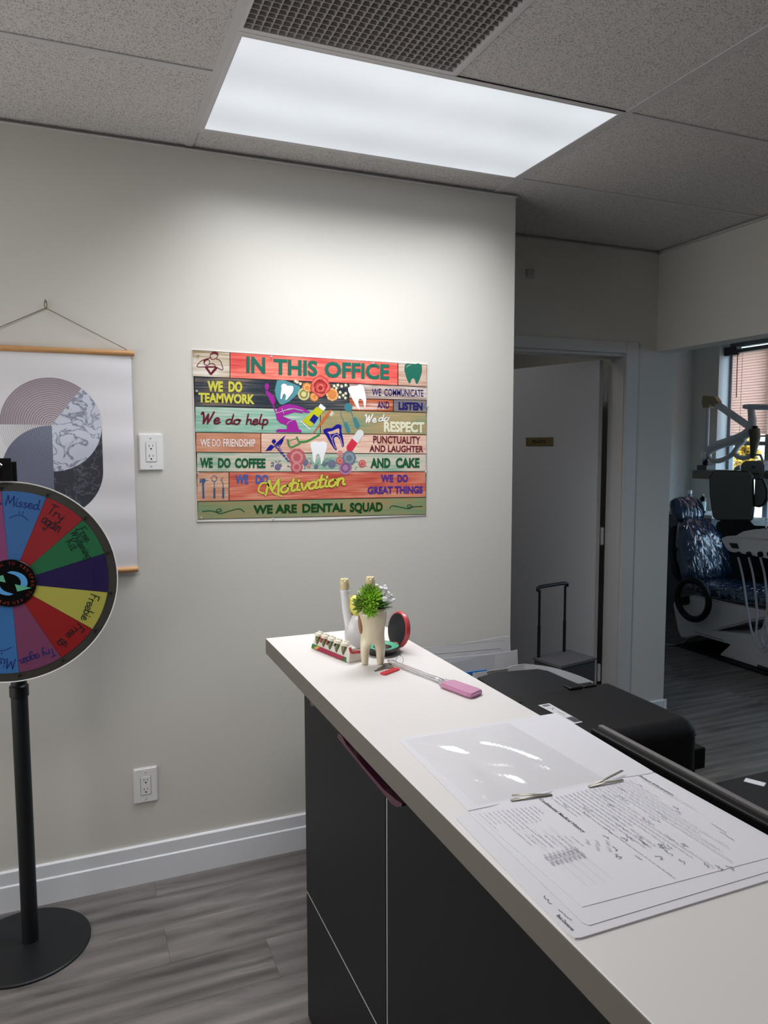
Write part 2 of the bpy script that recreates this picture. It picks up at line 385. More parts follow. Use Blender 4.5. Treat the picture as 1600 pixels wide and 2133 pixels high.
# skirting: two-step profile
def skirting(name, a, b_, nrm, h=.139):
    a, b_ = Vector(a), Vector(b_); U = (b_-a).normalized(); N = Vector(nrm)
    prof = [(0, 0), (.016, 0), (.016, h*.63), (.013, h*.655), (.011, h*.66), (.011, h*.975), (.008, h), (0, h)]
    return struct(name, prism(B(), prof, (b_-a).length, (a, N, Vector((0, 0, 1)), U)), TRIM)
skirting('baseboard_front', (-1.85, D, 0), (1.705, D, 0), (0, -1, 0))
skirting('baseboard_pillar', (2.771, YD, 0), (XQ+.016, YD, 0), (0, -1, 0))
skirting('baseboard_pillar_end', (XQ, YD-.016, 0), (XQ, YD+.12, 0), (1, 0, 0))
skirting('baseboard_far', (XQ, YFAR, 0), (XWIN, YFAR, 0), (0, -1, 0))

# private door and its frame
TRIM2 = mat('door_trim', (205, 203, 201), .5)
bm = B()
box(bm, 2.69, 2.77, YD-.014, YD, 0, 2.105, .003); box(bm, 1.73, 1.805, YD-.014, YD, 0, 2.105, .003); box(bm, 1.805, 2.69, YD-.014, YD, 2.045, 2.105, .003)
struct('trim_1', bm, TRIM2)
bm = B(); box(bm, 2.685, 2.705, YD, YD+.12, 0, 2.05); box(bm, 1.80, 1.82, YD, YD+.12, 0, 2.05); box(bm, 1.82, 2.685, YD, YD+.12, 2.03, 2.05)
struct('trim_2', bm, TRIM2)
DOORM = mat('door_paint', (206, 206, 210), .5, bump=.1, bscale=300)
hx, hy = 2.657, YD+.128; ang = math.radians(-73)
Md = Matrix.Translation((hx, hy, 0)) @ Matrix.Rotation(ang, 4, 'Z')
door = struct('door_1', box(B(), -.80, 0, -.036, 0, .012, 2.022, .002, 1, M=Md), DOORM, loc=(hx, hy, 0))
for z in (.25, 1.02, 1.80):
    bm = B(); lathe(bm, [(.007, 0), (.007, .095)], (2.676, hy+.004, z), 12); box(bm, 2.662, 2.678, hy-.006, hy+.002, z, z+.095)
    obj('hinge', bm, TRIM2, door)
bm = B(); U = Vector((cos(ang), sin(ang), 0)); N = Vector((sin(ang), -cos(ang), 0))
h0 = Vector((hx, hy, 0))
sy = (at(1092, 911, 1, 3.45))
# sign plate
def door_pt(x, y):      # ray onto the outer face of the door leaf
    d = _f + _r*((x-800)/F_PX) - _u*((y-1066.5)/F_PX); o = Vector((0, 0, CAM_H)); P0 = h0+N*.036
    t = (P0-o).dot(N)/d.dot(N); return o+d*t
a = door_pt(1092, 929); c = door_pt(1157, 929)
plc = (a+c)/2; plc.z = (door_pt(1125, 911).z+door_pt(1125, 929).z)/2
pf = (plc, U, (0, 0, 1), N)
sgn = thing('door_sign', 'small brass plate reading PRIVATE on the open grey door', 'sign', plc)
obj('plate', bevel_all(prism(B(), rrect(-.1, .1, -.025, .025, .002, 2), .003, pf), .0006, 1), mat('brushed_brass', (150, 132, 92), .4, metal=.6, bump=.1, bscale=90, stretch=(1, 1, 20)), sgn)
flat('lettering', [text('PRIVATE', (-.05, -.01), (.045, -.01), (-.05, .009), .02)], mat('engraved', (30, 26, 20), .6), pf, .0034, sgn)
# small sensor on the wall above the door
ts = thing('wall_sensor', 'small pale plastic box high on the wall above the private door', 'sensor', (2.093, YD, 2.405))
obj('housing', bx(2.073, 2.113, YD-.018, YD, 2.386, 2.424, .004), mat('sensor_plastic', (190, 188, 184), .5), ts)
obj('lid', bx(2.078, 2.108, YD-.021, YD-.018, 2.391, 2.419, .001), mat('sensor_plastic2', (170, 168, 164), .5), ts)

# ------------------------------------------------------------------ ceiling
ceil = struct('ceiling', bx(-1.97, 5.72, -3.12, 5.67, 2.625, 2.70), mat('slab', (60, 58, 56), .9), loc=(0, 0, 2.625))
def tile(x0, x1, y0, y1):
    obj('ceiling_tile', bx(x0+.002, x1-.002, y0+.002, y1-.002, CZ+.002, CZ+.018), CEILM, ceil)
def tee(x0, x1, y0, y1):
    obj('tee_bar', bx(x0, x1, y0, y1, CZ-.0015, CZ+.0015), TBAR, ceil)
cols = [(-1.85, -.82, 2.163), (-.82, .397, 2.163), (.397, 1.614, 2.545), (1.614, 2.9, 2.545)]
hole = [(.397, 1.614, 1.935, 2.545), (-.82, .397, .943, 1.553), (.397, 1.614, -.2, .41)]
for x0, x1, yl in cols:
    top = D if x1 < 1.65 else YD
    ys = [top]; y = yl
    while y > -3: ys.append(y); y -= .61
    ys.append(-3)
    for a, c in zip(ys[1:], ys[:-1]):
        if c-a < .01 or any(abs(h[0]-x0) < .01 and abs(h[2]-a) < .02 for h in hole): continue
        if abs(x0-.397) < .01 and abs(c-1.935) < .02:
            tile(1.006, x1, a, c); tee(1.003, 1.015, a+.012, c-.012); continue
        tile(x0, x1, a, c)
    for y in ys[1:-1]: tee(x0+.012, x1-.012, y-.012, y+.012)
for x in (-.82, .397): tee(x-.012, x+.012, -3, D)
tee(1.602, 1.626, -3, D); 
y = -3
while y < YFAR-.01:
    for x0, x1 in ((XQ, 4.25), (4.25, XWIN)):
        tile(x0, x1, y, min(y+1.22, YFAR))
    y += 1.22
bm = B(); box(bm, -1.85, 1.705, D-.019, D, CZ-.012, CZ-.0105); box(bm, -1.85, 1.705, D-.0015, D, CZ-.0105, CZ+.012)
struct('trim_3', bm, TBAR)                                   # wall angle
bm = B(); box(bm, XP-.019, XP, 1.2, YD, CZ-.012, CZ-.0105); box(bm, 1.705, XP, YD-.019, YD, CZ-.012, CZ-.0105)
struct('trim_4', bm, TBAR)

# lens material: prismatic acrylic lit by tubes
def lens_mat():
    m = mat('prismatic_lens', (200, 205, 215), .3); nt, b = nodes(m); L = nt.links.new
    tc = add(nt, 'ShaderNodeTexCoord'); sx = add(nt, 'ShaderNodeSeparateXYZ'); L(tc.outputs['Object'], sx.inputs[0])
    def wave(sock, fr, ph=0):
        a = add(nt, 'ShaderNodeMath', operation='MULTIPLY_ADD'); a.inputs[1].default_value = fr; a.inputs[2].default_value = ph; L(sock, a.inputs[0])
        s_ = add(nt, 'ShaderNodeMath', operation='SINE'); L(a.outputs[0], s_.inputs[0]); return s_.outputs[0]
    ad = add(nt, 'ShaderNodeMath', operation='ADD'); su = add(nt, 'ShaderNodeMath', operation='SUBTRACT'); L(sx.outputs[0], ad.inputs[0]); L(sx.outputs[1], ad.inputs[1]); L(sx.outputs[0], su.inputs[0]); L(sx.outputs[1], su.inputs[1])
    p = add(nt, 'ShaderNodeMath', operation='MULTIPLY'); L(wave(ad.outputs[0], 560), p.inputs[0]); L(wave(su.outputs[0], 560), p.inputs[1])
    band = add(nt, 'ShaderNodeMath', operation='MULTIPLY_ADD'); L(wave(sx.outputs[1], 2*PI/.30, 0.6), band.inputs[0]); band.inputs[1].default_value = .055
    ns = add(nt, 'ShaderNodeTexNoise'); ns.inputs['Scale'].default_value = 2.5; L(tc.outputs['Object'], ns.inputs[0])
    nb = add(nt, 'ShaderNodeMath', operation='MULTIPLY_ADD'); L(ns.outputs['Fac'], nb.inputs[0]); nb.inputs[1].default_value = .18; nb.inputs[2].default_value = .65
    L(nb.outputs[0], band.inputs[2])
    e = add(nt, 'ShaderNodeMath', operation='MULTIPLY_ADD'); L(p.outputs[0], e.inputs[0]); e.inputs[1].default_value = .085; L(band.outputs[0], e.inputs[2])
    b.inputs['Emission Color'].default_value = (.90, .945, 1, 1); L(e.outputs[0], b.inputs['Emission Strength']); b.inputs['Base Color'].default_value = (.05, .05, .05, 1)
    return m
LENS = lens_mat(); FRAME = mat('fixture_frame', (205, 203, 204), .4)
def troffer(x0, x1, y0, y1, label):
    t = thing('ceiling_light', label, 'light', ((x0+x1)/2, (y0+y1)/2, CZ), 'recessed lay-in ceiling lights')
    bm = B(); f = .0145
    for a in ((x0, x1, y0, y0+f), (x0, x1, y1-f, y1), (x0, x0+f, y0+f, y1-f), (x1-f, x1, y0+f, y1-f)): box(bm, *a, CZ-.003, CZ+.02, .0008, 1)
    obj('frame', bm, FRAME, t)
    obj('lens', bx(x0+f, x1-f, y0+f, y1-f, CZ-.001, CZ+.002), LENS, t)
    obj('housing', bx(x0+.002, x1-.002, y0+.002, y1-.002, CZ+.02, CZ+.038), WHITE, t)
troffer(.409, 1.602, 1.923, 2.547, 'bright rectangular ceiling light with prismatic lens above the poster wall')
troffer(-.808, .385, .955, 1.541, 'rectangular ceiling light over the waiting side, behind the camera')
troffer(.409, 1.602, -.188, .398, 'added unseen ceiling light above the near end of the counter, behind the camera')
# egg-crate return grille
gr = thing('ceiling_vent', 'grey square egg-crate air return grille beside the bright ceiling light', 'vent', (.706, 1.61, CZ))
bm = B(); 
for a in ((.409, 1.003, 1.327, 1.345), (.409, 1.003, 1.905, 1.923), (.409, .418, 1.345, 1.905), (.994, 1.003, 1.345, 1.905)): box(bm, *a, CZ-.002, CZ+.012)
obj('frame', bm, FRAME, gr)
GR = mat('grille_aluminium', (168, 162, 158), .5)
N_ = 27
for i in range(1, N_):
    x = .418+i*(.576/N_); obj('blade', bx(x-.0011, x+.0011, 1.345, 1.905, CZ-.001, CZ+.012), GR, gr)
for i in range(1, 26):
    y = 1.345+i*(.56/26); obj('blade', bx(.418, .994, y-.0011, y+.0011, CZ-.0008, CZ+.0125), GR, gr)
obj('backing', bx(.409, 1.003, 1.327, 1.923, CZ+.024, CZ+.03), mat('vent_dark', (140, 134, 130), .9), gr)

# ------------------------------------------------------------------ wall outlets
def outlet(cx, cz, label):
    t = thing('wall_outlet', label, 'outlet', (cx, D, cz), 'duplex outlets on the pale wall')
    fr = ((cx, D, cz), (1, 0, 0), (0, 0, 1), (0, -1, 0))
    bm = prism(B(), rrect(-.041, .041, -.064, .064, .004, 3), .007, fr)
    es = [e for e in bm.edges if len(e.link_faces) == 2 and e.calc_face_angle(0) > 1 and all(abs(v_.co.y-(D-.007)) < 1e-4 for v_ in e.verts)]
    bmesh.ops.bevel(bm, geom=es, offset=.004, segments=2, affect='EDGES'); obj('cover_plate', bm, WHITE, t)
    gap = mat('outlet_gap', (110, 110, 112), .6)
    flat('gap', [ribbon([(-.0172, -.034), (.0172, -.034), (.0172, .034), (-.0172, .034)], .0012, closed=True)], gap, fr, .0074, t)
    ins = obj('receptacle', bevel_all(prism(B(), rrect(-.0165, .0165, -.033, .033, .002, 2), .0015, (Vector((cx, D-.007, cz)), (1, 0, 0), (0, 0, 1), (0, -1, 0))), .0005, 1), WHITE, t)
    dark = mat('slot_dark', (25, 24, 24), .8); sh = []
    for s_ in (1, -1):
        zc = s_*.0175
        sh += [poly([(-.0068, zc+.0005), (-.0052, zc+.0005), (-.0052, zc+.0085), (-.0068, zc+.0085)]), poly([(.0052, zc+.0015), (.0068, zc+.0015), (.0068, zc+.0085), (.0052, zc+.0085)]), disc((0, zc-.006), .0028, 12)]
    flat('slots', sh, dark, fr, .0090, ins)
    for s_ in (1, -1):
        bm = lathe(B(), [(.003, 0), (.003, .0012), (.0015, .0017)], (cx, D-.0068, cz+s_*.0485), 12, axis=(0, -1, 0)); obj('screw', bm, mat('screw_head', (190, 190, 190), .4), t)
outlet(.2445, 1.544, 'white double power outlet on the wall between the hanging print and the poster')
outlet(.193, .358, 'white double power outlet low on the wall above the baseboard')

# ------------------------------------------------------------------ hanging print
ROD = mat('rod_wood', (196, 148, 98), .5, var=.12, bscale=12, stretch=(3, 30, 30))
sc = thing('hanging_print', 'white hanging paper print of grey and mauve half circles on wooden rods', 'print', (-.07, D-.01, 1.877))
XL, XR = -.338, .198
obj('top_rod', lathe(B(), [(.0085, 0), (.0095, .002), (.0095, .534), (.0085, .536)], (XL, D-.014, 1.877), 14, axis=(1, 0, 0)), ROD, sc, smooth='auto')
obj('bottom_rod', lathe(B(), [(.0085, 0), (.0095, .002), (.0095, .52), (.0085, .522)], (XL+.006, D-.014, 1.140), 14, axis=(1, 0, 0)), ROD, sc, smooth='auto')
PAPER = mat('art_paper', (226, 224, 228), .45, spec=.4)
def wav(x, z): return D-.013+.0015*sin(z*23+x*3)+.001*sin(z*51)+.0012*sin(x*17+z*9)
bm = B(); nx, nz = 24, 60; vv = [[bm.verts.new((-.327+.515*i/nx, wav(-.327+.515*i/nx, 1.14+.737*j/nz), 1.14+.737*j/nz)) for i in range(nx+1)] for j in range(nz+1)]
for j in range(nz):
    for i in range(nx): bm.faces.new((vv[j][i], vv[j][i+1], vv[j+1][i+1], vv[j+1][i]))
obj('paper_sheet', bm, PAPER, sc, smooth=True)
def art(name, pts, m, lift):
    """printed shape following the paper's waves"""
    bm = B(); f = bm.faces.new([bm.verts.new((p[0], 0, p[1])) for p in pts])
    bm.normal_update(); bmesh.ops.triangulate(bm, faces=[f])
    for k in range(26):
        zc = 1.14+.737*k/26; bmesh.ops.bisect_plane(bm, geom=bm.verts[:]+bm.edges[:]+bm.faces[:], plane_co=(0, 0, zc), plane_no=(0, 0, 1))
    for k in range(12):
        xc = -.327+.515*k/12; bmesh.ops.bisect_plane(bm, geom=bm.verts[:]+bm.edges[:]+bm.faces[:], plane_co=(xc, 0, 0), plane_no=(1, 0, 0))
    for v_ in bm.verts: v_.co.y = wav(v_.co.x, v_.co.z)-lift
    obj(name, bm, m, sc, smooth=True)
def ring_mat(name, c1, c2, cx, cz, fr, thr=.72):
    m = mat(name, c1, .5); nt, b = nodes(m); L = nt.links.new
    g = add(nt, 'ShaderNodeNewGeometry'); s_ = add(nt, 'ShaderNodeVectorMath', operation='SUBTRACT'); s_.inputs[1].default_value = (cx, D-.013, cz); L(g.outputs['Position'], s_.inputs[0])
    ml = add(nt, 'ShaderNodeVectorMath', operation='MULTIPLY'); ml.inputs[1].default_value = (1, 0, 1); L(s_.outputs[0], ml.inputs[0])
    ln = add(nt, 'ShaderNodeVectorMath', operation='LENGTH'); L(ml.outputs[0], ln.inputs[0])
    no = add(nt, 'ShaderNodeTexNoise'); no.inputs['Scale'].default_value = 45; L(g.outputs['Position'], no.inputs[0])
    a = add(nt, 'ShaderNodeMath', operation='MULTIPLY_ADD'); a.inputs[1].default_value = fr; L(ln.outputs['Value'], a.inputs[0])
    nn = add(nt, 'ShaderNodeMath', operation='MULTIPLY'); nn.inputs[1].default_value = 3.5; L(no.outputs['Fac'], nn.inputs[0]); L(nn.outputs[0], a.inputs[2])
    si = add(nt, 'ShaderNodeMath', operation='SINE'); L(a.outputs[0], si.inputs[0])
    r = add(nt, 'ShaderNodeMapRange'); r.inputs[1].default_value = thr-.35; r.inputs[2].default_value = thr+.25; L(si.outputs[0], r.inputs[0])
    # lines fade outwards
    fd = add(nt, 'ShaderNodeMapRange'); fd.inputs[1].default_value = .02; fd.inputs[2].default_value = .16; fd.inputs[3].default_value = 1; fd.inputs[4].default_value = .25; L(ln.outputs['Value'], fd.inputs[0])
    mm = add(nt, 'ShaderNodeMath', operation='MULTIPLY'); L(r.outputs[0], mm.inputs[0]); L(fd.outputs[0], mm.inputs[1])
    mx = add(nt, 'ShaderNodeMixRGB'); mx.inputs[1].default_value = (*lin(c1), 1); mx.inputs[2].default_value = (*lin(c2), 1); L(mm.outputs[0], mx.inputs[0]); L(mx.outputs[0], b.inputs['Base Color'])
    return m
def marble(name, c1, c2, sc_=14, lo=.0, hi=.05):
    m = mat(name, c1, .45); nt, b = nodes(m); L = nt.links.new
    g = add(nt, 'ShaderNodeNewGeometry'); n = add(nt, 'ShaderNodeTexNoise'); n.inputs['Scale'].default_value = sc_; n.inputs['Detail'].default_value = 8; n.inputs['Distortion'].default_value = 1.2; L(g.outputs['Position'], n.inputs[0])
    s_ = add(nt, 'ShaderNodeMath', operation='SUBTRACT'); s_.inputs[1].default_value = .5; L(n.outputs['Fac'], s_.inputs[0]); a = add(nt, 'ShaderNodeMath', operation='ABSOLUTE'); L(s_.outputs[0], a.inputs[0])
    r = add(nt, 'ShaderNodeMapRange'); r.inputs[1].default_value = lo; r.inputs[2].default_value = hi; r.inputs[3].default_value = 1; r.inputs[4].default_value = 0; L(a.outputs[0], r.inputs[0])
    mx = add(nt, 'ShaderNodeMixRGB'); mx.inputs[1].default_value = (*lin(c1), 1); mx.inputs[2].default_value = (*lin(c2), 1); L(r.outputs[0], mx.inputs[0]); L(mx.outputs[0], b.inputs['Base Color'])
    return m
cx, cz, R = -.066, 1.635, .153
arc = lambda x, z, r, a0, a1, n=28: [(x+r*cos(math.radians(a0+(a1-a0)*k/n)), z+r*sin(math.radians(a0+(a1-a0)*k/n))) for k in range(n+1)]
art('printed_shape', arc(cx, cz, R, 52, 180)+[(cx, cz)], ring_mat('mauve_rings', (152, 138, 148), (226, 218, 222), cx, cz, 900), .0006)
art('printed_shape', arc(cx, cz, R, 180, 232)+[(cx-.02, cz-.0)][:0]+[(cx, cz)], ring_mat('white_rings', (224, 222, 226), (120, 112, 118), cx, cz, 1150, .3), .0005)
art('printed_shape', [(cx, cz-.003)]+arc(cx-.003, cz-.153, .150, 90, 180)+[(cx-.153, 1.25), (cx, 1.25)], ring_mat('slate_rings', (104, 108, 128), (150, 154, 172), cx+.01, cz, 1000, .6), .0008)
art('printed_shape', [(cx+R, cz)]+arc(cx, cz-.15, R, 0, -90)+[(cx, cz-.1)], marble('dark_marble', (62, 62, 72), (104, 106, 118), 22, 0, .03), .0006)
art('printed_shape', [(cx, cz)]+arc(cx, cz, R, -90, 52, 40), marble('light_marble', (206, 210, 224), (120, 128, 148), 16, .0, .045), .001)
STR = mat('twine', (124, 104, 84), .9)
bm = B(); hp = (-.07, D-.006, 2.012)
for ex in (.175, -.313): tube(bm, [(ex, D-.016, 1.886), (ex*.97, D-.012, 1.892), hp], .0013, 6)
obj('twine', bm, STR, sc)
bm = B(); tube(bm, catmull([(-.07, D-.007, 2.010), (-.074, D-.008, 2.02), (-.072, D-.009, 2.034), (-.068, D-.009, 2.034), (-.066, D-.008, 2.02), (-.069, D-.007, 2.011)], 4), .0012, 6)
ball(bm, (-.07, D-.007, 2.011), .0028, 8); obj('twine_loop', bm, STR, sc)
bm = B(); lathe(bm, [(.0012, 0), (.0012, .016), (.003, .0165), (.003, .018)], (-.07, D+.001, 2.031), 8, axis=(0, -1, .25)); tag(obj('nail', bm, STEEL), 'small nail holding the twine loop of the hanging print', 'nail')

# ------------------------------------------------------------------ printed poster
PF = ((0, D-.0035, 0), (1, 0, 0), (0, 0, 1), (0, -1, 0))
def K(u, v):
    p = at(390+.31875*u, 720+.31875*v, 1, D); return (p.x, p.z)
def Q(u, v):            # second, closer study of the poster's middle
    p = at(550+.15625*u, 790+.15625*v, 1, D); return (p.x, p.z)
KS = .31875/1554*2.93*1.05     # metres per study unit, roughly
po = thing('poster', 'colourful poster headed IN THIS OFFICE pinned to the pale wall', 'poster', (K(800, 600)[0], D, K(800, 600)[1]))
bm = prism(B(), [K(30, 24), K(1568, 122), K(1562, 1108), K(800, 1140), K(64, 1150)], .0028, ((0, D-.0002, 0), (1, 0, 0), (0, 0, 1), (0, -1, 0)))
obj('paper_sheet', bm, mat('poster_paper', (236, 232, 226), .3), po)
flat('printed_ground', [poly([K(34, 28), K(1565, 125), K(1558, 1103), K(68, 1135)])], mat('print_black', (34, 28, 28), .4), PF, .0003, po)
def rowline(k):
    return [((32, 28), (1565, 125)), ((45, 202), (1565, 270)), ((48, 396), (1560, 438)), ((52, 567), (1562, 583)), ((58, 697), (1562, 708)), ((60, 825), (1560, 823)), ((62, 1018), (1558, 990)), ((68, 1135), (1558, 1103))][k]
def yat(k, u):
    (a, b_), (c, d) = rowline(k) if not isinstance(k, tuple) else k; return b_+(d-b_)*(u-a)/(c-a)
def board(k0, k1, u0, u1, m):
    g = 2.6
    flat('printed_board', [poly([K(u0+g, yat(k0, u0)+g), K(u1-g, yat(k0, u1)+g), K(u1-g, yat(k1, u1)-g), K(u0+g, yat(k1, u0)-g)])], m, PF, .0006, po)
mid = ((1055, 345), (1565, 357))
wl = lambda n, a, b_, c, s_: wood_print(n, [(.38, a), (.5, b_), (.62, c)], s_)
board(0, 1, 34, 278, wl('pw1', (150, 132, 100), (206, 192, 170), (228, 222, 212), 1))
board(0, 1, 278, 1375, wl('pw2', (214, 74, 74), (232, 110, 98), (244, 160, 140), 2))
board(0, 1, 1375, 1565, wl('pw3', (168, 132, 112), (206, 168, 148), (214, 200, 188), 3))
board(1, 2, 46, 1055, wl('pw4', (40, 46, 56), (60, 68, 76), (124, 110, 100), 4.6))
board(1, mid, 1055, 1565, wl('pw5', (134, 110, 100), (184, 164, 154), (226, 218, 212), 5))
board(mid, 2, 1055, 1345, wl('pw6', (150, 66, 36), (188, 100, 66), (228, 208, 200), 6))
board(mid, 2, 1345, 1562, wl('pw7', (98, 98, 104), (124, 118, 118), (150, 140, 132), 7))
board(2, 3, 50, 868, wl('pw8', (110, 172, 150), (146, 190, 170), (196, 208, 194), 8))
board(2, 3, 868, 1562, wl('pw9', (126, 148, 116), (168, 152, 110), (190, 158, 118), 9))
board(3, 4, 55, 480, wl('pw10', (188, 128, 100), (204, 142, 112), (214, 160, 134), 10))
board(3, 4, 480, 1562, wl('pw11', (208, 160, 138), (230, 190, 170), (240, 212, 196), 11))
board(4, 5, 60, 1560, wl('pw12', (132, 176, 154), (196, 198, 180), (224, 204, 188), 12))
board(5, 6, 62, 272, wl('pw13', (196, 138, 106), (214, 158, 130), (222, 190, 166), 13))
board(5, 6, 272, 1558, wl('pw14', (188, 74, 64), (212, 112, 92), (226, 158, 130), 14))
board(6, 7, 66, 1558, wl('pw15', (122, 150, 112), (150, 150, 108), (172, 138, 98), 15))
def pm_(n, c): return mat('ink_'+n, c, .35)
TEAL, NAVY, MAROON, GREEN, YEL, PUR, BLU, LG = pm_('teal', (38, 110, 92)), pm_('navy', (38, 34, 100)), pm_('maroon', (104, 30, 48)), pm_('green', (28, 92, 58)), pm_('yellow', (212, 206, 82)), pm_('violet', (82, 54, 146)), pm_('blue', (78, 98, 168)), pm_('cream', (226, 224, 196))
TRQ, MAG, WHT, ORG, RED, MIDG, DKG, INKB = pm_('turquoise', (86, 150, 160)), pm_('magenta', (160, 42, 152)), pm_('white', (240, 240, 242)), pm_('orange', (196, 108, 58)), pm_('red', (214, 52, 78)), pm_('midgreen', (66, 140, 72)), pm_('darkgreen', (18, 74, 32)), pm_('bluedeep', (30, 28, 140))
TL = 'lettering'
def kt(s, a, b_, h, bold, m, shear=0):
    """printed words: a, b_ = baseline ends, h = letter height, study units"""
    flat(TL, [text(s, K(*a), K(*b_), (Vector(K(a[0], a[1]-h))-Vector(K(*a)))+Vector((0, 0)), bold, shear)], m, PF, .0015, po)
def kt(s, a, b_, h, bold, m, shear=0):
    p0, p1, p2 = Vector(K(*a)), Vector(K(*b_)), Vector(K(a[0], a[1]-h))
    flat(TL, [text(s, p0, p1, p2, bold, shear)], m, PF, .0015, po)
kt('IN', (384, 178), (508, 185), 108, .035, TEAL); kt('THIS', (562, 190), (848, 202), 105, .035, TEAL); kt('OFFICE', (895, 208), (1318, 224), 105, .035, TEAL)
kt('WE', (130, 300), (232, 303), 70, .05, YEL); kt('DO', (268, 304), (358, 307), 72, .05, YEL); kt('TEAMWORK', (72, 372), (438, 384), 66, .045, YEL)
kt('WE', (1205, 327), (1265, 328), 46, .01, NAVY); kt('COMMUNICATE', (1285, 328), (1540, 334), 46, .01, NAVY)
kt('AND', (1240, 409), (1318, 412), 46, .02, NAVY); kt('LISTEN', (1378, 420), (1535, 424), 52, .05, NAVY)
kt('RESPECT', (1282, 566), (1546, 570), 72, .05, LG)
kt('WE', (85, 658), (148, 659), 48, .005, WHT); kt('DO', (163, 659), (216, 660), 48, .0, WHT); kt('FRIENDSHIP', (235, 660), (442, 661), 50, .005, WHT)
kt('PUNCTUALITY', (1213, 638), (1520, 642), 50, .02, MAROON); kt('AND LAUGHTER', (1188, 694), (1540, 697), 44, .025, MAROON)
kt('WE', (82, 798), (165, 799), 66, .045, GREEN); kt('DO', (200, 799), (282, 800), 66, .045, GREEN); kt('COFFEE', (310, 800), (510, 801), 66, .045, GREEN)
kt('AND', (1195, 800), (1325, 799), 66, .045, GREEN); kt('CAKE', (1360, 799), (1515, 798), 66, .045, GREEN)
kt('WE', (313, 905), (398, 904), 62, .045, BLU); kt('DO', (445, 903), (530, 902), 60, .045, BLU)
kt('WE', (1262, 893), (1345, 892), 50, .045, PUR); kt('DO', (1370, 892), (1440, 891), 50, .045, PUR); kt('GREAT THINGS', (1176, 970), (1536, 964), 50, .045, PUR)
kt('WE ARE', (430, 1100), (715, 1092), 58, .04, DKG); kt('DENTAL', (750, 1091), (1035, 1084), 58, .04, DKG); kt('SQUAD', (1060, 1084), (1275, 1078), 58, .04, DKG)
def ks(s, a, b_, h, w_, m, lift=.0016, **k): flat(TL, script(s, K(*a), K(*b_), K(a[0]+h*.12, a[1]-h), w_*KS, **k), m, PF, lift, po)
ks('We', (85, 508), (212, 510), 72, 10, MAROON); ks('do', (248, 512), (345, 514), 62, 9, MAROON); ks('help', (380, 514), (528, 516), 66, 9, MAROON)
ks('We', (1155, 502), (1232, 502), 52, 7, WHT); ks('do', (1245, 496), (1315, 490), 44, 6, WHT)
ks('Motivation', (505, 975), (1030, 908), 92, 19, DKG, lift=.0013); ks('Motivation', (505, 975), (1030, 908), 92, 15, YEL, lift=.0016)
flat(TL, [ribbon([K(*q) for q in ((620, 985), (560, 960), (520, 900), (480, 905), (465, 950), (510, 968))], 10*KS, n=5)], YEL, PF, .0016, po)
# flourishes
flat('flourish', [ribbon([K(*q) for q in ((96, 1084), (150, 1078), (190, 1086), (222, 1078), (212, 1066), (188, 1078), (215, 1096), (290, 1075), (340, 1066), (374, 1086))], 5*KS, n=5)], GREEN, PF, .0012, po)
flat('flourish', [ribbon([K(*q) for q in ((1318, 1062), (1340, 1046), (1400, 1056), (1450, 1064), (1466, 1046), (1440, 1040), (1440, 1056), (1480, 1052), (1536, 1049))], 5*KS, n=5)], GREEN, PF, .0012, po)
# kneeling pair line drawing in the corner
sk = [[(165, 45), (150, 60), (152, 80), (165, 92), (188, 82), (200, 62), (190, 45), (165, 45)], [(150, 80), (110, 92), (85, 105), (62, 135), (90, 140), (130, 136)], [(188, 88), (215, 100), (232, 150), (222, 158), (185, 140)],
      [(118, 92), (108, 100), (112, 122), (135, 128), (146, 108), (136, 90), (118, 92)], [(140, 122), (170, 118), (185, 140)]]
flat('line_drawing', [ribbon([K(*q) for q in s_], 4*KS, n=4) for s_ in sk]+[poly([K(*q) for q in ((158, 44), (176, 36), (203, 48), (196, 66), (186, 56), (166, 54), (156, 66))]), poly([K(*q) for q in ((108, 96), (122, 84), (142, 92), (120, 100), (112, 116))]),
     poly([K(*q) for q in ((110, 138), (128, 138), (153, 176), (182, 140), (203, 142), (158, 193), (148, 190))]), poly([K(*q) for q in ((126, 134), (190, 136), (186, 144), (130, 144))])], MAROON, PF, .0012, po)
def tooth_pts(M_, o): return [M_(*q) for q in o]
flat('tooth_symbol', [poly([K(*q) for q in ((1420, 124), (1440, 116), (1475, 122), (1510, 116), (1530, 128), (1532, 170), (1518, 215), (1503, 250), (1492, 248), (1484, 220), (1472, 212), (1460, 225), (1456, 246), (1444, 244), (1428, 205), (1416, 160))])], TEAL, PF, .0012, po)
flat('tooth_symbol', [ribbon([K(*q) for q in ((1428, 146), (1440, 132), (1462, 126))], 6*KS, taper=True, n=4)], pm_('sage', (150, 170, 150)), PF, .0016, po)
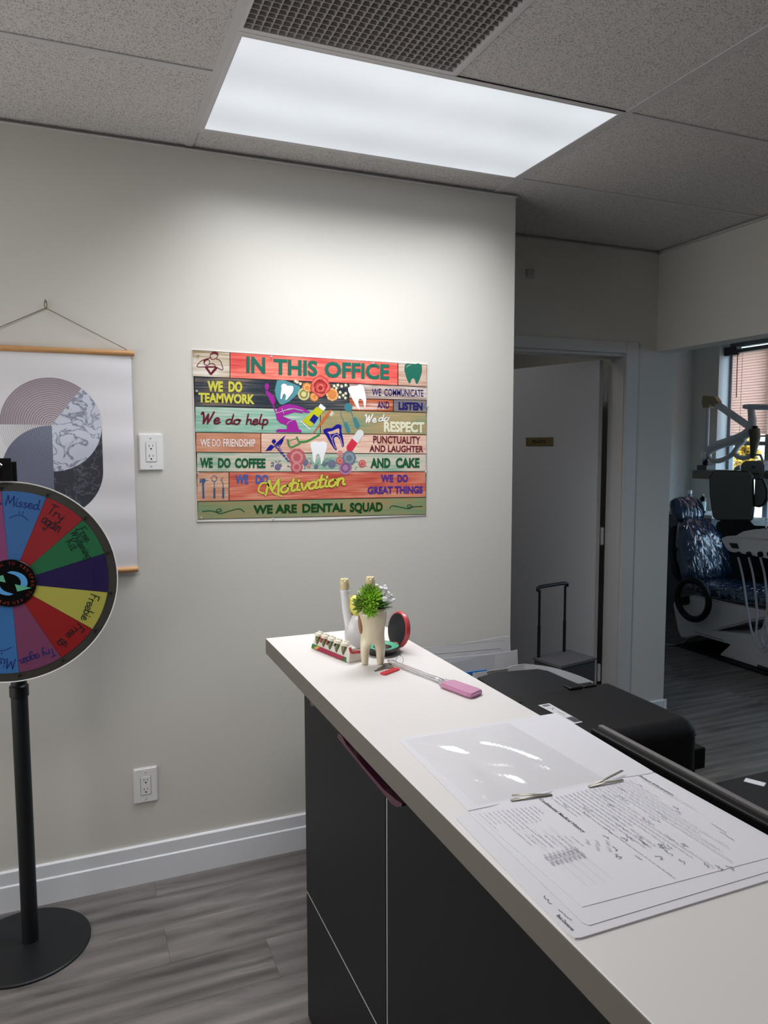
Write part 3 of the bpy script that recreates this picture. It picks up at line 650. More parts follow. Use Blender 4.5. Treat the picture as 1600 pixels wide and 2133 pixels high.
# dental chair, tooth badge
flat('chair_symbol', [poly([Q(*q) for q in s_]) for s_ in (
    ((10, 60), (45, 55), (65, 85), (58, 125), (35, 150), (12, 130), (5, 95)), ((15, 150), (40, 155), (90, 190), (125, 225), (145, 280), (140, 320), (120, 345), (90, 320), (55, 240), (20, 190)),
    ((105, 340), (130, 350), (160, 445), (150, 455)), ((165, 395), (250, 345), (330, 330), (440, 350), (600, 425), (610, 445), (560, 450), (430, 400), (350, 395), (260, 410), (165, 460)),
    ((150, 455), (250, 425), (400, 400), (520, 440), (515, 455), (400, 440), (310, 470), (235, 490), (370, 545), (420, 545), (440, 600), (460, 665), (495, 680), (495, 710), (160, 705), (155, 680), (185, 665), (300, 665), (300, 615), (215, 585), (165, 540)))], MAG, PF, .0012, po)
flat('chair_symbol', [ribbon([Q(*q) for q in ((150, 452), (250, 425), (330, 395), (400, 395), (520, 420))], 4*KS*.5, n=4), ribbon([Q(*q) for q in ((235, 385), (245, 425), (262, 455))], 3*KS*.5), ribbon([Q(*q) for q in ((302, 600), (330, 565), (372, 552))], 3*KS*.5)], WHT, PF, .0016, po)
flat('badge', [poly([Q(*q) for q in ((170, 15), (260, 10), (470, 95), (478, 125), (440, 200), (330, 300), (240, 340), (205, 330), (160, 250), (138, 150))])], TRQ, PF, .0012, po)
T1 = ((245, 62), (275, 60), (310, 88), (350, 85), (385, 95), (392, 130), (375, 180), (340, 225), (300, 275), (278, 278), (288, 230), (280, 200), (262, 195), (245, 215), (235, 265), (212, 262), (218, 200), (228, 130), (225, 85))
flat('tooth_symbol', [poly([Q(u+6, v+4) for u, v in T1])], pm_('slate', (40, 80, 100)), PF, .0015, po)
flat('tooth_symbol', [poly([Q(*q) for q in T1])], WHT, PF, .0018, po)
for s_ in (
    ((1115, 115), (1150, 92), (1230, 88), (1270, 68), (1305, 75), (1325, 110), (1345, 190), (1358, 270), (1350, 350), (1338, 392), (1325, 350), (1315, 290), (1290, 262), (1262, 265), (1250, 300), (1262, 350), (1272, 412), (1240, 390), (1180, 280), (1150, 220), (1118, 160)),
    ((615, 845), (680, 825), (730, 838), (790, 825), (835, 850), (832, 920), (800, 1010), (778, 1110), (752, 1138), (748, 1060), (735, 1010), (712, 992), (690, 1015), (682, 1070), (675, 1130), (650, 1090), (638, 980), (618, 900))):
    flat('tooth_symbol', [poly([Q(*q) for q in s_])], WHT, PF, .0012, po)
# toothpaste tube, brush, instruments, capsule
flat('tube_symbol', [poly([Q(*q) for q in ((700, 365), (790, 420), (620, 640), (500, 560))])], pm_('acid', (196, 196, 40)), PF, .0013, po)
flat('tube_symbol', [poly([Q(*q) for q in ((750, 325), (820, 382), (790, 425), (718, 370))]), poly([Q(*q) for q in ((488, 552), (615, 662), (608, 672), (478, 560))])], WHT, PF, .0013, po)
flat('tube_symbol', [poly([Q(*q) for q in ((660, 465), (720, 512), (665, 595), (600, 545))])], INKB, PF, .0017, po)
flat('brush_symbol', [poly([Q(*q) for q in ((885, 405), (900, 415), (860, 480), (800, 555), (660, 722), (628, 735), (700, 640), (770, 530), (830, 460))])], ORG, PF, .0014, po)
flat('brush_symbol', [poly([Q(*q) for q in ((895, 418), (932, 452), (895, 500), (860, 472))])], pm_('bristle', (206, 204, 186)), PF, .0013, po)
flat('instrument_symbol', [disc(Q(1118, 375), 53*KS*.49), ribbon([Q(1150, 425), Q(1190, 510)], 9*KS*.5), poly([Q(*q) for q in ((1178, 515), (1220, 505), (1272, 620), (1265, 645), (1235, 652), (1215, 640))]), ribbon([Q(1020, 418), Q(1022, 480), Q(1070, 580)], 8*KS*.5),
     poly([Q(*q) for q in ((1058, 585), (1100, 572), (1145, 685), (1140, 708), (1112, 716), (1095, 700))])], pm_('petrol', (66, 130, 140)), PF, .0013, po)
flat('capsule_symbol', [poly([Q(*q) for q in ((1168, 790), (1240, 855), (1180, 945), (1150, 962), (1115, 955), (1095, 925), (1098, 890))])], RED, PF, .0013, po)
flat('capsule_symbol', [poly([Q(*q) for q in ((1170, 788), (1242, 855), (1310, 760), (1325, 725), (1312, 688), (1280, 670), (1245, 680))])], pm_('pale', (222, 222, 222)), PF, .0013, po)
OT = ((785, 670), (830, 655), (900, 650), (960, 605), (1000, 598), (1028, 620), (1028, 700), (1050, 790), (1062, 880), (1045, 912), (1030, 880), (1005, 800), (975, 762), (940, 768), (925, 800), (945, 870), (968, 930), (955, 948), (930, 925), (880, 850), (830, 760), (790, 710))
flat('tooth_symbol', [poly([Q(*q) for q in OT])], INKB, PF, .0012, po)
flat('tooth_symbol', [poly([Q(*q) for q in ((838, 705), (905, 690), (980, 655), (1000, 665), (1000, 725), (985, 735), (975, 710), (930, 725), (870, 735))]), ribbon([Q(*q) for q in ((870, 740), (900, 810), (925, 880), (955, 925))], 7*KS*.5, n=4), ribbon([Q(*q) for q in ((905, 800), (915, 760), (960, 735), (1005, 770), (1030, 850), (1045, 885))], 7*KS*.5, n=4)], pm_('skin', (214, 182, 160)), PF, .0015, po)
flat('floss_symbol', [ribbon([Q(*q) for q in ((308, 800), (328, 880), (355, 910), (470, 860), (430, 765))], 22*KS*.5), ribbon([Q(*q) for q in ((455, 835), (560, 828), (660, 780), (740, 735))], 24*KS*.5, n=5), ribbon([Q(*q) for q in ((320, 825), (440, 785))], 6*KS*.5)], MIDG, PF, .0013, po)
# winged staff
cad = [disc(Q(128, 828), 26*KS*.49), ribbon([Q(*q) for q in ((118, 850), (200, 950), (330, 1100))], 7*KS*.5)]
for k in range(7):
    cad.append(ribbon([Q(140+k*12, 880+k*3), Q(190+k*10, 830-k*4), Q(285-k*12, 748+k*20)], 12*KS*.5, taper=True, n=3)); cad.append(ribbon([Q(130+k*4, 905-k*4), Q(85+k*2, 880+k*8), Q(14+k*13, 962-k*2)], 12*KS*.5, taper=True, n=3))
for k in range(5):
    u, v = 175+k*30, 905+k*38; r_ = (30-k*4)
    cad.append(ribbon([Q(u+r_*cos(2*PI*i/10)*.9, v+r_*.6*sin(2*PI*i/10)) for i in range(10)], 6*KS*.5, closed=True))
flat('staff_symbol', cad, INKB, PF, .0013, po)
# hand tools, lower left
flat('instrument_symbol', [poly([K(*q) for q in s_]) for s_ in (((82, 868), (88, 868), (88, 898), (80, 896)), ((92, 868), (118, 868), (118, 892), (108, 896), (112, 996), (100, 998), (96, 896), (90, 890)), ((170, 930), (182, 930), (184, 994), (178, 998), (170, 994)), ((228, 930), (240, 930), (241, 994), (234, 998), (227, 992)))]
     + [ribbon([K(118, 880), K(138, 879)], 3*KS), ribbon([K(175+18*cos(2*PI*i/14), 868+19*sin(2*PI*i/14)) for i in range(14)], 3.5*KS, closed=True), ribbon([K(176, 888), K(176, 932)], 3.5*KS), ribbon([K(232, 862), (K(218, 876)), K(232, 895), K(234, 932)], 4*KS)], pm_('steel_blue', (62, 96, 130)), PF, .0013, po)
# flowers
def flower(c, r, cols, petals=9, M_=Q, layers=3):
    r *= .5*KS; c = M_(*c)
    for l in range(layers):
        rr_ = r*(1-l*.28); sh = [disc((c[0]+rr_*.62*cos(2*PI*k/petals+l*.4), c[1]+rr_*.62*sin(2*PI*k/petals+l*.4)), rr_*.40, 10) for k in range(petals)]+[disc(c, rr_*.6, 14)]
        flat('flower_print', sh, cols[l % len(cols)], PF, .0011+.00025*l, po)
RO1, RO2, RO3 = pm_('rose', (206, 84, 76)), pm_('rose_light', (226, 120, 108)), pm_('rose_deep', (170, 48, 50))
GO, GO2, CRM, LAV, GRB = pm_('amber', (220, 140, 60)), pm_('peach', (236, 176, 124)), pm_('buttercream', (214, 206, 150)), pm_('lavender', (120, 112, 150)), pm_('greyblue', (112, 124, 138))
PK = pm_('dusty_pink', (186, 96, 104)); PK2 = pm_('dusty_pink_light', (214, 140, 140)); LIL = pm_('lilac', (176, 130, 168))
flower((570, 115), 62, [GO, GO2], 8); flower((665, 235), 55, [GO, GO2], 8); flower((525, 200), 72, [CRM, pm_('olive', (140, 138, 80))], 16, layers=3)
flower((905, 205), 78, [GO2, GO, pm_('peach_deep', (214, 136, 90))], 8); 
for q in ((440, 40), (480, 60), (415, 25), (1010, 175), (1050, 215), (1085, 190), (1000, 240), (1080, 250), (930, 90), (980, 80), (1030, 95), (1085, 80), (960, 120)): flower(q, 20, [CRM, pm_('bloom_white', (228, 224, 206))], 5, layers=2)
c = (745, 105)
for k, r_ in enumerate((140, 118, 95, 72, 50, 30)): flat('flower_print', [poly([Q(c[0]+r_*(1+.10*sin(5*a+k*1.3))*cos(a)*.95, c[1]+5*k-12+r_*(1+.08*cos(4*a+k))*sin(a)) for a in [2*PI*i/30 for i in range(30)]])], (RO1, RO2, RO3)[k % 3], PF, .0018+.0002*k, po)
flat('flower_print', [ribbon([Q(c[0]+(6+a*6)*cos(a), c[1]-30+(6+a*6)*sin(a)) for a in [i*.4 for i in range(30)]], 5*KS*.5)], RO3, PF, .0032, po)
for q, r_, cl in (((435, 1040), 105, [PK, PK2]), ((430, 1170), 75, [PK, PK2]), ((180, 1170), 38, [LAV]), ((550, 1110), 38, [LAV, GRB]), ((900, 1130), 52, [GRB, LAV]), ((1130, 1050), 92, [GRB, pm_('bluegrey2', (140, 152, 164))]), ((1005, 1085), 48, [pm_('coral', (206, 96, 88)), PK2]), ((1305, 1125), 48, [pm_('coral', (206, 96, 88)), PK2]), ((1080, 1180), 85, [LIL, pm_('lilac_deep', (134, 88, 132))]), ((590, 1150), 28, [PK2]), ((690, 1165), 28, [GRB]), ((800, 1130), 32, [GRB]), ((1010, 990), 36, [PK2]), ((325, 1015), 26, [PK])):
    flower(q, r_, cl, 10)
lf = []
for i in range(90):
    u = random.choice([random.uniform(90, 340), random.uniform(520, 960), random.uniform(960, 1380)]); v = 1130+random.uniform(-75, 65)*(1 if 400 < u < 1250 else .6); a = random.uniform(0, 6.28)
    lf.append(poly([Q(u+16*cos(a), v+16*sin(a)), Q(u+5*cos(a+1.6), v+5*sin(a+1.6)), Q(u-12*cos(a), v-12*sin(a)), Q(u-5*cos(a+1.6), v-5*sin(a+1.6))]))
flat('leaf_print', lf, pm_('leaf_slate', (96, 104, 122)), PF, .001, po, kind='stuff')
# clear push pins
PIN = mat('pin_clear', (236, 236, 238), .15, trans=.5)
for u, v in ((73, 60), (547, 72), (1210, 116), (60, 298), (1566, 400), (68, 832), (1556, 826), (90, 1124), (560, 1132)):
    x, z = K(u, v); obj('push_pin', lathe(B(), [(.0035, 0), (.0035, .001), (.0018, .002), (.0018, .006), (.0034, .0075), (.0034, .009), (.001, .0095)], (x, D-.0032, z), 12, axis=(0, -1, 0)), PIN, po, smooth='auto')

# ------------------------------------------------------------------ prize wheel on its stand
WC = Vector((-.189, 2.44, 1.162))
wl_ = thing('prize_wheel', 'colourful handwritten prize wheel on a black pole stand with round base', 'prize wheel', (-.189, 2.475, 0))
bx_, by_ = -.183, 2.488
obj('base', lathe(B(), [(.188, 0), (.19, .002), (.19, .006), (.186, .009), (.06, .012), (.028, .013)], (-.195, 2.478, 0), 64), BLACKM, wl_, smooth='auto')
obj('lower_pole', lathe(B(), [(.024, .012), (.024, .80)], (bx_, by_, 0), 24), BLACKM, wl_, smooth='auto')
obj('collar', lathe(B(), [(.024, .80), (.0275, .803), (.0275, .835), (.022, .84)], (bx_, by_, 0), 24), mat('collar_black', (20, 20, 22), .35), wl_, smooth='auto')
obj('upper_pole', lathe(B(), [(.0225, .83), (.0225, 1.44)], (bx_, by_, 0), 24), BLACKM, wl_, smooth='auto')
R_ = .297
WF = (WC, (1, 0, 0), (0, 0, 1), (0, -1, 0))
bm = lathe(B(), [(R_, -.004), (R_, .004), (R_+.003, .005), (R_+.0035, .002), (R_+.003, -.004)], WC, 96, axis=(0, -1, 0)); obj('edge_band', bm, mat('edge_white', (225, 225, 222), .4), wl_, smooth='auto')
bm = lathe(B(), [(R_, -.004), (R_, .0035)], WC, 96, axis=(0, -1, 0)); obj('board', bm, mat('board_charcoal', (62, 60, 56), .45, var=.1, bscale=6), wl_, smooth='auto')
def pol(a, r): a = math.radians(a); return (r*sin(a), r*cos(a))
SEG = [('blue', (66, 106, 158)), ('red', (144, 46, 50)), ('green', (46, 106, 70)), ('purple', (45, 36, 79)), ('yellow', (176, 171, 82)), ('red', (147, 39, 39)), ('mauve', (124, 68, 100)), ('blue', (64, 115, 174)), ('red', (144, 43, 46)), ('green', (46, 106, 70)), ('purple', (45, 36, 79)), ('yellow', (176, 171, 82)), ('red', (144, 43, 46)), ('mauve', (135, 72, 115))]
a0, st = -2.6, 360/14
for i, (cn, cc) in enumerate(SEG):
    A = [a0+st*(i+k/8) for k in range(9)]; g = .14
    A[0] += g; A[-1] -= g
    pts = [pol(a, .272) for a in A]+[pol(a, .06) for a in A[::-1]]
    o = obj('segment', prism(B(), pts, .0012, (WC+Vector((0, -.0035, 0)), (1, 0, 0), (0, 0, 1), (0, -1, 0))), mat('segment_'+cn+str(cc[0]), cc, .3, spec=.35), wl_)
    o['label'] = cn+' segment'
    bm = lathe(B(), [(.0035, 0), (.0035, .007), (.0025, .009), (.0008, .0095)], WC+Vector((pol(a0+st*i, .281)[0], -.0035, pol(a0+st*i, .281)[1])), 10, axis=(0, -1, 0)); obj('peg', bm, BLACKP, wl_, smooth='auto')
PEN = {'b': mat('pen_blue', (22, 40, 110), .5), 'k': mat('pen_black', (28, 22, 30), .5), 'g': mat('pen_green', (10, 44, 34), .5), 'v': mat('pen_violet', (34, 22, 80), .5)}
def hand(s, a, r, wid, h, pen, dx=0, w_=.0028):
    """handwriting across a segment: centre angle a, baseline radius r"""
    t = Vector((cos(math.radians(a)), -sin(math.radians(a)))); n_ = Vector((sin(math.radians(a)), cos(math.radians(a)))); c = n_*r+t*dx
    p0 = c-t*wid/2; p1 = c+t*wid/2
    flat('handwriting', script(s, p0, p1, p0+n_*h, w_, jit=.03), PEN[pen], WF, .0052, wl_)
sg = lambda i: a0+st*(i+.5)
def sad(i, pen):
    t = Vector((cos(math.radians(sg(i))), -sin(math.radians(sg(i))))); n_ = Vector((sin(math.radians(sg(i))), cos(math.radians(sg(i)))))
    P = lambda x, y: tuple(t*x+n_*y)
    flat('handwriting', [ribbon([P(-.03, .190), P(-.015, .200), P(.003, .202), P(.022, .19)], .002, n=5), ribbon([P(-.006, .215), P(-.006, .206)], .0018), ribbon([P(.004, .216), P(.004, .206)], .0018)], PEN[pen], WF, .0052, wl_)
hand('Missed', sg(0), .226, .092, .030, 'b'); sad(0, 'b')
hand('Try', sg(1), .228, .05, .032, 'k', -.012); hand('again', sg(1), .196, .06, .034, 'k', -.004)
hand('Free', sg(2), .238, .048, .024, 'g', -.020); hand('Whitening', sg(2), .215, .098, .022, 'g', .003); hand('Kit', sg(2), .190, .035, .024, 'g', -.012)
hand('Missed', sg(3), .228, .085, .024, 'v', -.005); sad(3, 'v')
hand('Freebie', sg(4), .222, .085, .028, 'g', 0)
hand('Free tb', sg(5), .222, .086, .030, 'k', -.004)
hand('Try again', sg(6), .228, .10, .026, 'b', 0)
hand('Missed', sg(7), .226, .092, .030, 'b'); sad(7, 'b')
hand('Try again', sg(13), .228, .10, .026, 'b', 0)
obj('hub', lathe(B(), [(.0705, 0), (.0705, .004), (.069, .006)], WC+Vector((0, -.0045, 0)), 48, axis=(0, -1, 0)), mat('hub_black', (10, 10, 11), .25), wl_, smooth='auto')
HF = (WC+Vector((0, -.0105, 0)), (1, 0, 0), (0, 0, 1), (0, -1, 0))
RT = mat('hub_red_text', (130, 40, 30), .4); hub_t = []
for s_, ac, sgn_ in (('SPIN TO WIN', 0, 1), ('SPIN TO WIN', 120, 1), ('SPIN TO WIN', 240, 1)):
    n_ = len(s_)
    for k, ch in enumerate(s_):
        if ch == ' ': continue
        a = math.radians(ac+(k-(n_-1)/2)*10.5); nn = Vector((sin(a), cos(a))); t = Vector((cos(a), -sin(a))); hw = .0018 if ch == 'I' else .0036
        c = nn*.0545; hub_t.append(text(ch, c-t*hw, c+t*hw, c-t*hw+nn*.0095, .0))
flat('hub_lettering', hub_t, RT, HF, .0003, wl_)
def swirl(a_off, m1, m2):
    def P(a, r): a = math.radians(a+a_off); return (r*cos(a)*1.05, r*sin(a)*.82)
    pts = [P(a, .042) for a in range(100, -25, -12)]+[P(a, .030) for a in range(-20, 100, 12)]+[P(104, .042)]
    pts = [P(100, .040)]+[P(a, .044) for a in range(88, -30, -12)]+[P(a, .027+.010*(a/100)**2 if a > 0 else .027) for a in range(-26, 90, 12)]
    flat('hub_arrow', [poly(pts)], m1, HF, .0003, wl_)
    flat('hub_arrow', [poly([P(-22, .058), P(-62, .036), P(-20, .012)])], m2, HF, .0006, wl_)
AB, AG = mat('arrow_blue', (90, 160, 220), .4), mat('arrow_green', (96, 176, 140), .4)
swirl(0, AB, AG); swirl(180, AB, AG)
# pointer bracket
bm = bx(-.243, -.172, 2.425, 2.431, 1.463, 1.53); box(bm, -.235, -.176, 2.431, 2.50, 1.50, 1.503); box(bm, bx_-.02, bx_+.02, 2.498, 2.512, 1.36, 1.52, .002)
obj('pointer_bracket', bm, mat('bracket_black', (18, 18, 18), .3), wl_)
bm = lathe(B(), [(.005, 0), (.005, .008), (.003, .010), (.003, .016)], (-.203, 2.425, 1.508), 12, axis=(0, -1, 0)); box(bm, -.209, -.197, 2.412, 2.416, 1.500, 1.516, .0015, 1, M=rotabout((-.203, 2.414, 1.508), .7, 'Y'))
obj('wing_nut', bm, CHROME, wl_, smooth='auto')
bm = prism(B(), [(-.222, 1.496), (-.203, 1.496), (-.203, 1.462), (-.2125, 1.452), (-.222, 1.462)], .003, ((0, 2.424, 0), (1, 0, 0), (0, 0, 1), (0, -1, 0))); obj('pointer_flap', bm, mat('flap_red', (196, 40, 40), .5), wl_)

# ------------------------------------------------------------------ reception counter
TOP = mat('counter_laminate', (226, 222, 220), .38, spec=.5)
EDGE = mat('counter_edge', (112, 107, 99), .55)
PANEL = mat('panel_charcoal', (30, 30, 33), .5, var=.06, bscale=3, spec=.25)
XS0, XS1, YS, ZT, ZB = .455, .803, 1.935, 1.05, 1.008
rc = thing('reception_counter', 'charcoal panelled reception counter with a long white top', 'counter', (.63, .7, 0))
bm = bx(XS0, XS1, -.7, YS, ZB, ZT, .002)
tp = obj('countertop', bm, [TOP, EDGE], rc)
for p in tp.data.polygons:
    if abs(p.normal.z) < .5 and (p.normal.x < -.9 or p.normal.y > .9): p.material_index = 1
obj('carcass', bx(.548, .735, -.68, 1.852, .0, ZB), mat('carcass_dark', (40, 40, 42), .6), rc)
g_ = .0045; VG = (1.297, -.2); HZ = .360
for y0, y1 in ((1.297+g_, 1.86), (-.2+g_, 1.297-g_), (-.69, -.2-g_)):
    obj('front_panel', bx(.539, .5475, y0, y1, HZ+g_, ZB-.001, .0006, 1), PANEL, rc); obj('front_panel', bx(.539, .5475, y0, y1, .004, HZ-g_, .0006, 1), PANEL, rc)
obj('end_panel', bx(.5478, .740, 1.8525, 1.86, .004, ZB-.001, .0006, 1), PANEL, rc)
obj('back_panel', bx(.7355, .742, -.69, 1.852, .004, ZB-.001), PANEL, rc)
AL = mat('aluminium_strip', (196, 196, 192), .5, metal=.2)
for y in VG: obj('metal_strip', bx(.541, .548, y-g_, y+g_, .004, ZB-.001), AL, rc)
obj('metal_strip', bx(.541, .548, -.69, 1.86, HZ-g_, HZ+g_), AL, rc)

# magenta hook-on tray rail below the front edge
MG = mat('magenta_plastic', (78, 12, 50), .35, coat=.3)
th = thing('leaflet_holder', 'dark magenta plastic leaflet holder hooked under the counter front edge', 'holder', (.50, 1.3, .96))
xx = .495
top_ = [(1.135, .9985), (1.20, .9885), (1.30, .9825), (1.40, .9805), (1.47, .979)]
def Pn(x, y): q = at(x, y, 0, xx); return (q.y, q.z)
outl = [Pn(704, 1527), Pn(711, 1531), Pn(722, 1552), Pn(752, 1590), Pn(800, 1645), Pn(826, 1667), Pn(838, 1674), Pn(836, 1680), Pn(826, 1681), Pn(815, 1674), Pn(800, 1655), Pn(775, 1625), Pn(745, 1588), Pn(716, 1553), Pn(703, 1536)]
obj('tray_lip', prism(B(), outl, .026, ((xx, 0, 0), (0, 1, 0), (0, 0, 1), (1, 0, 0))), MG, th)
bm = B(); 
for y in (1.20, 1.42): box(bm, .5215, .534, y-.01, y+.01, .968, ZB-.0005)
obj('hook', bm, mat('clear_hook', (190, 190, 186), .3), th)
t2 = thing('hook_clip', 'small dark magenta clip under the counter corner nearest the wall', 'clip', (.52, 1.66, .98))
obj('clip', prism(B(), [Pn(647, 1460), Pn(656, 1471), Pn(648, 1471), Pn(646, 1466)], .024, ((xx, 0, 0), (0, 1, 0), (0, 0, 1), (1, 0, 0))), MG, t2)
obj('stem', bx(.5195, .534, 1.655, 1.672, .962, ZB-.0005), mat('clear_hook', (190, 190, 186), .3), t2)

# ------------------------------------------------------------------ things on the counter
# tooth model block (stepped section with five roots)
bA, bB = Vector((.539, 1.793, ZT)), Vector((.580, 1.634, ZT))
U = (bB-bA).normalized(); Lb = (bB-bA).length; N = Vector((U.y, -U.x, 0))
if N.x > 0: N = -N
tm = thing('dental_model', 'white cutaway display block of five green-rooted teeth with red and green base label', 'dental model', (bA+bB)/2)
fr = (bA, U, Vector((0, 0, 1)), -N)
GUM = mat('resin_white', (222, 216, 208), .3, coat=.4)
Mt = mat('enamel', (232, 226, 208), .2, coat=.5)
# body: extruded side profile (leans back)
UP = (Vector((0, 0, 1))*.96-N*.28).normalized()
FN = UP.cross(U); FN = FN if FN.dot(N) > 0 else -FN
UP = UP*.58
ff = (bA, U, UP, FN)
prof = [(0, 0), (-.044, 0), (-.046, .030), (-.026, .040), (-.022, .075), (-.024, .082), (-.0225, .086)]
pts = [(0, .0), (Lb+.004, .0), (Lb+.004, .028), (Lb, .042), (Lb-.01, .066), (0.006, .080), (0, .055)]
bm = B(); prism(bm, [(0, 0), (Lb, 0), (Lb-.004, .066), (.006, .076)], -.022, ff)
bevel_all(bm, .002, 2); obj('block', bm, GUM, tm, smooth='auto')
bm = prism(B(), [(0, 0), (.052, 0), (.052, .016), (.034, .020), (.022, .034), (0.004, .036)], .012, (bB-U*.006, -N, Vector((0, 0, 1)), U)); bevel_all(bm, .0015, 1); obj('end_block', bm, GUM, tm)
GR_ = mat('gum_red', (176, 46, 56), .25, coat=.5)
bm = tube(B(), catmull([bB+U*.007-N*.003+Vector((0, 0, .038)), bB+U*.008-N*.007+Vector((0, 0, .026)), bB+U*.008-N*.026+Vector((0, 0, .024)), bB+U*.008-N*.046+Vector((0, 0, .019)), bB+U*.008-N*.050+Vector((0, 0, .005))], 5), .0036, 8); obj('gum_band', bm, GR_, tm, smooth=True)
for i in range(5):
    xo = .022+i*.0295; rt = .058-.0015*i
    P = lambda a, z, o=0: bA+U*(xo+a)+UP*z+FN*o
    bm = B(); R2 = [.004, .0095, .0105, .0085, .006]; tube(bm, catmull([P(0, .060), P(0, .064), P(0, .068), P(0, .073), P(0, .076)], 3), [.0095, .0105, .0112, .0115, .0118, .0118, .0118, .0115, .0115, .0108, .010, .009, .0075], 12)
    for sx_ in (-.005, .005): ball(bm, P(sx_, .077, -.002), .0042, 8)
    cr = obj('tooth_crown', bm, Mt, tm, smooth=True)
    bm = tube(B(), catmull([P(0, .064, .001), P(0, .052, .002), P(0, .038, .002), P(.001, .024, .001)], 4), [.0088, .0096, .0098, .0096, .0092, .0088, .008, .0072, .006, .005, .0038, .0024, .001], 10, flat=.6)
    rt_ = obj('tooth_root', bm, mat('root_green', (96, 104, 44), .25, coat=.4), tm, smooth=True)
    if i in (2, 3):
        bm = B(); ball(bm, P(.002, .056, .0052), .0055, 8, (1.1, .6, .8)); ball(bm, P(-.005, .050, .005), .003, 8); obj('decay', bm, mat('decay_black', (22, 16, 14), .3), tm, smooth=True)
    if i in (0, 1): 
        bm = tube(B(), catmull([P(.0155, .066, .0015), P(.017, .055, .002), P(.016, .040, .0015)], 4), .0035, 8); obj('gum_spot', bm, GR_, tm, smooth=True)
def lab(pts, n, c, lift): flat('base_label', [poly(pts)], mat(n, c, .35), ff, lift, tm)
lab([(0.001, .001), (Lb-.001, .001), (Lb-.001, .019), (0.001, .021)], 'label_green', (52, 124, 62), .0004)
lab([(.026, .002), (Lb-.022, .002), (Lb-.016, .018), (.040, .020)], 'label_crimson', (170, 44, 74), .0008)
lab([(.010, .003), (.026, .003), (.040, .0195), (.024, .018)], 'label_peach', (214, 166, 96), .0007)

# white flexing-arm tooth figure
vf = thing('tooth_figurine', 'white bell-shaped figurine raising two arms with tooth-shaped fists and a yellow ball between', 'figurine', (.656, 1.77, ZT))
PW = mat('porcelain', (228, 226, 230), .25, coat=.4)
vc = (.660, 1.768, ZT)
obj('body', lathe(B(), [(.032, 0), (.036, .004), (.0355, .010), (.0365, .012), (.036, .018), (.037, .020), (.0375, .030), (.036, .050), (.032, .068), (.024, .082), (.012, .090), (0.0, .092)], vc, 32), PW, vf, smooth=True)
for s_, tx in ((-1, -.034), (1, .030)):
    b0 = Vector(vc)
    pts = catmull([b0+Vector((s_*.024, 0, .050)), b0+Vector((s_*.031, 0, .085)), b0+Vector((s_*.035 if s_ < 0 else .031, 0, .120)), b0+Vector((s_*.038 if s_ < 0 else .032, 0, .150))], 4)
    obj('arm', tube(B(), pts, [.012-.000*i for i in range(len(pts))], 14), PW, vf, smooth=True)
    e = pts[-1]
    bm = lathe(B(), [(.010, -.001), (.0118, .004), (.0118, .013), (.0125, .020), (.009, .024)], e, 14)
    for a in range(5): ball(bm, e+Vector((.007*cos(a*1.256), .007*sin(a*1.256), .0235)), .0048, 8)
    obj('fist', bm, mat('fist_ivory', (222, 204, 160), .3, coat=.4), vf, smooth=True)
obj('yellow_ball', lathe(B(), [(.002, -.028), (.014, -.024), (.022, -.012), (.0245, 0), (.022, .014), (.014, .024), (.001, .027)], Vector(vc)+Vector((-.004, -.006, .107)), 40, wob=lambda a, h: 1+.05*abs(sin(7*a))), mat('ball_yellow', (232, 222, 110), .45), vf, smooth=True)

# tooth-shaped planter
pt = thing('tooth_planter', 'cream tooth-shaped planter standing on two roots with artificial succulents', 'planter', (.6315, 1.597, ZT))
pc = Vector((.6315, 1.600, ZT))
TOO = mat('tooth_glaze', (226, 214, 184), .18, coat=.6, var=.03, bscale=20)
tu = Vector((.93, -.37, 0)).normalized()
bm = B()
def bodyring(z, rx, ry, n=28, off=0):
    return [bm.verts.new(pc+tu*(off+rx*cos(2*PI*k/n)*(1+.04*cos(4*2*PI*k/n)))+Vector((-tu.y, tu.x, 0))*(ry*sin(2*PI*k/n))+Vector((0, 0, z))) for k in range(n)]
prof = [(.128, .026, .023), (.134, .029, .025), (.131, .0315, .027), (.120, .0322, .028), (.105, .031, .026), (.090, .0282, .023), (.075, .0262, .020), (.062, .0272, .0185), (.054, .0285, .018)]
rings = [bodyring(*q) for q in prof]
inn = bodyring(.118, .022, .020); 
for A, Bq in zip([inn]+rings, rings):
    for k in range(28): bm.faces.new((A[k], A[(k+1) % 28], Bq[(k+1) % 28], Bq[k]))
bm.faces.new(inn)
# roots: split the last ring into two legs
last = rings[-1]; n = 28
for s_ in (1, -1):
    idx = list(range(-7, 8)) if s_ == 1 else list(range(7, 22))
    loop = [last[i % n] for i in idx]
    midp = [bm.verts.new(pc+Vector((-tu.y, tu.x, 0))*y_+Vector((0, 0, .058))) for y_ in ((.009, .003, -.004, -.010) if s_ == 1 else (-.010, -.004, .003, .009))]
    cur = loop+midp; m_ = len(cur)
    for z, cx_, rx, ry in ((.045, .0165, .0128, .0150), (.030, .0185, .0110, .0125), (.012, .0182, .0094, .0105), (.002, .0176, .0086, .0092), (0, .0176, .0078, .008)):
        nr = []
        for k, v_ in enumerate(cur):
            a = math.atan2((v_.co-pc).dot(Vector((-tu.y, tu.x, 0))), (v_.co-pc).dot(tu)-s_*(.0140 if z == .045 else cx_))
            nr.append(bm.verts.new(pc+tu*(s_*cx_+rx*cos(a))+Vector((-tu.y, tu.x, 0))*(ry*sin(a))+Vector((0, 0, z))))
        for k in range(m_): bm.faces.new((cur[k], cur[(k+1) % m_], nr[(k+1) % m_], nr[k]))
        cur = nr
    bm.faces.new(cur)
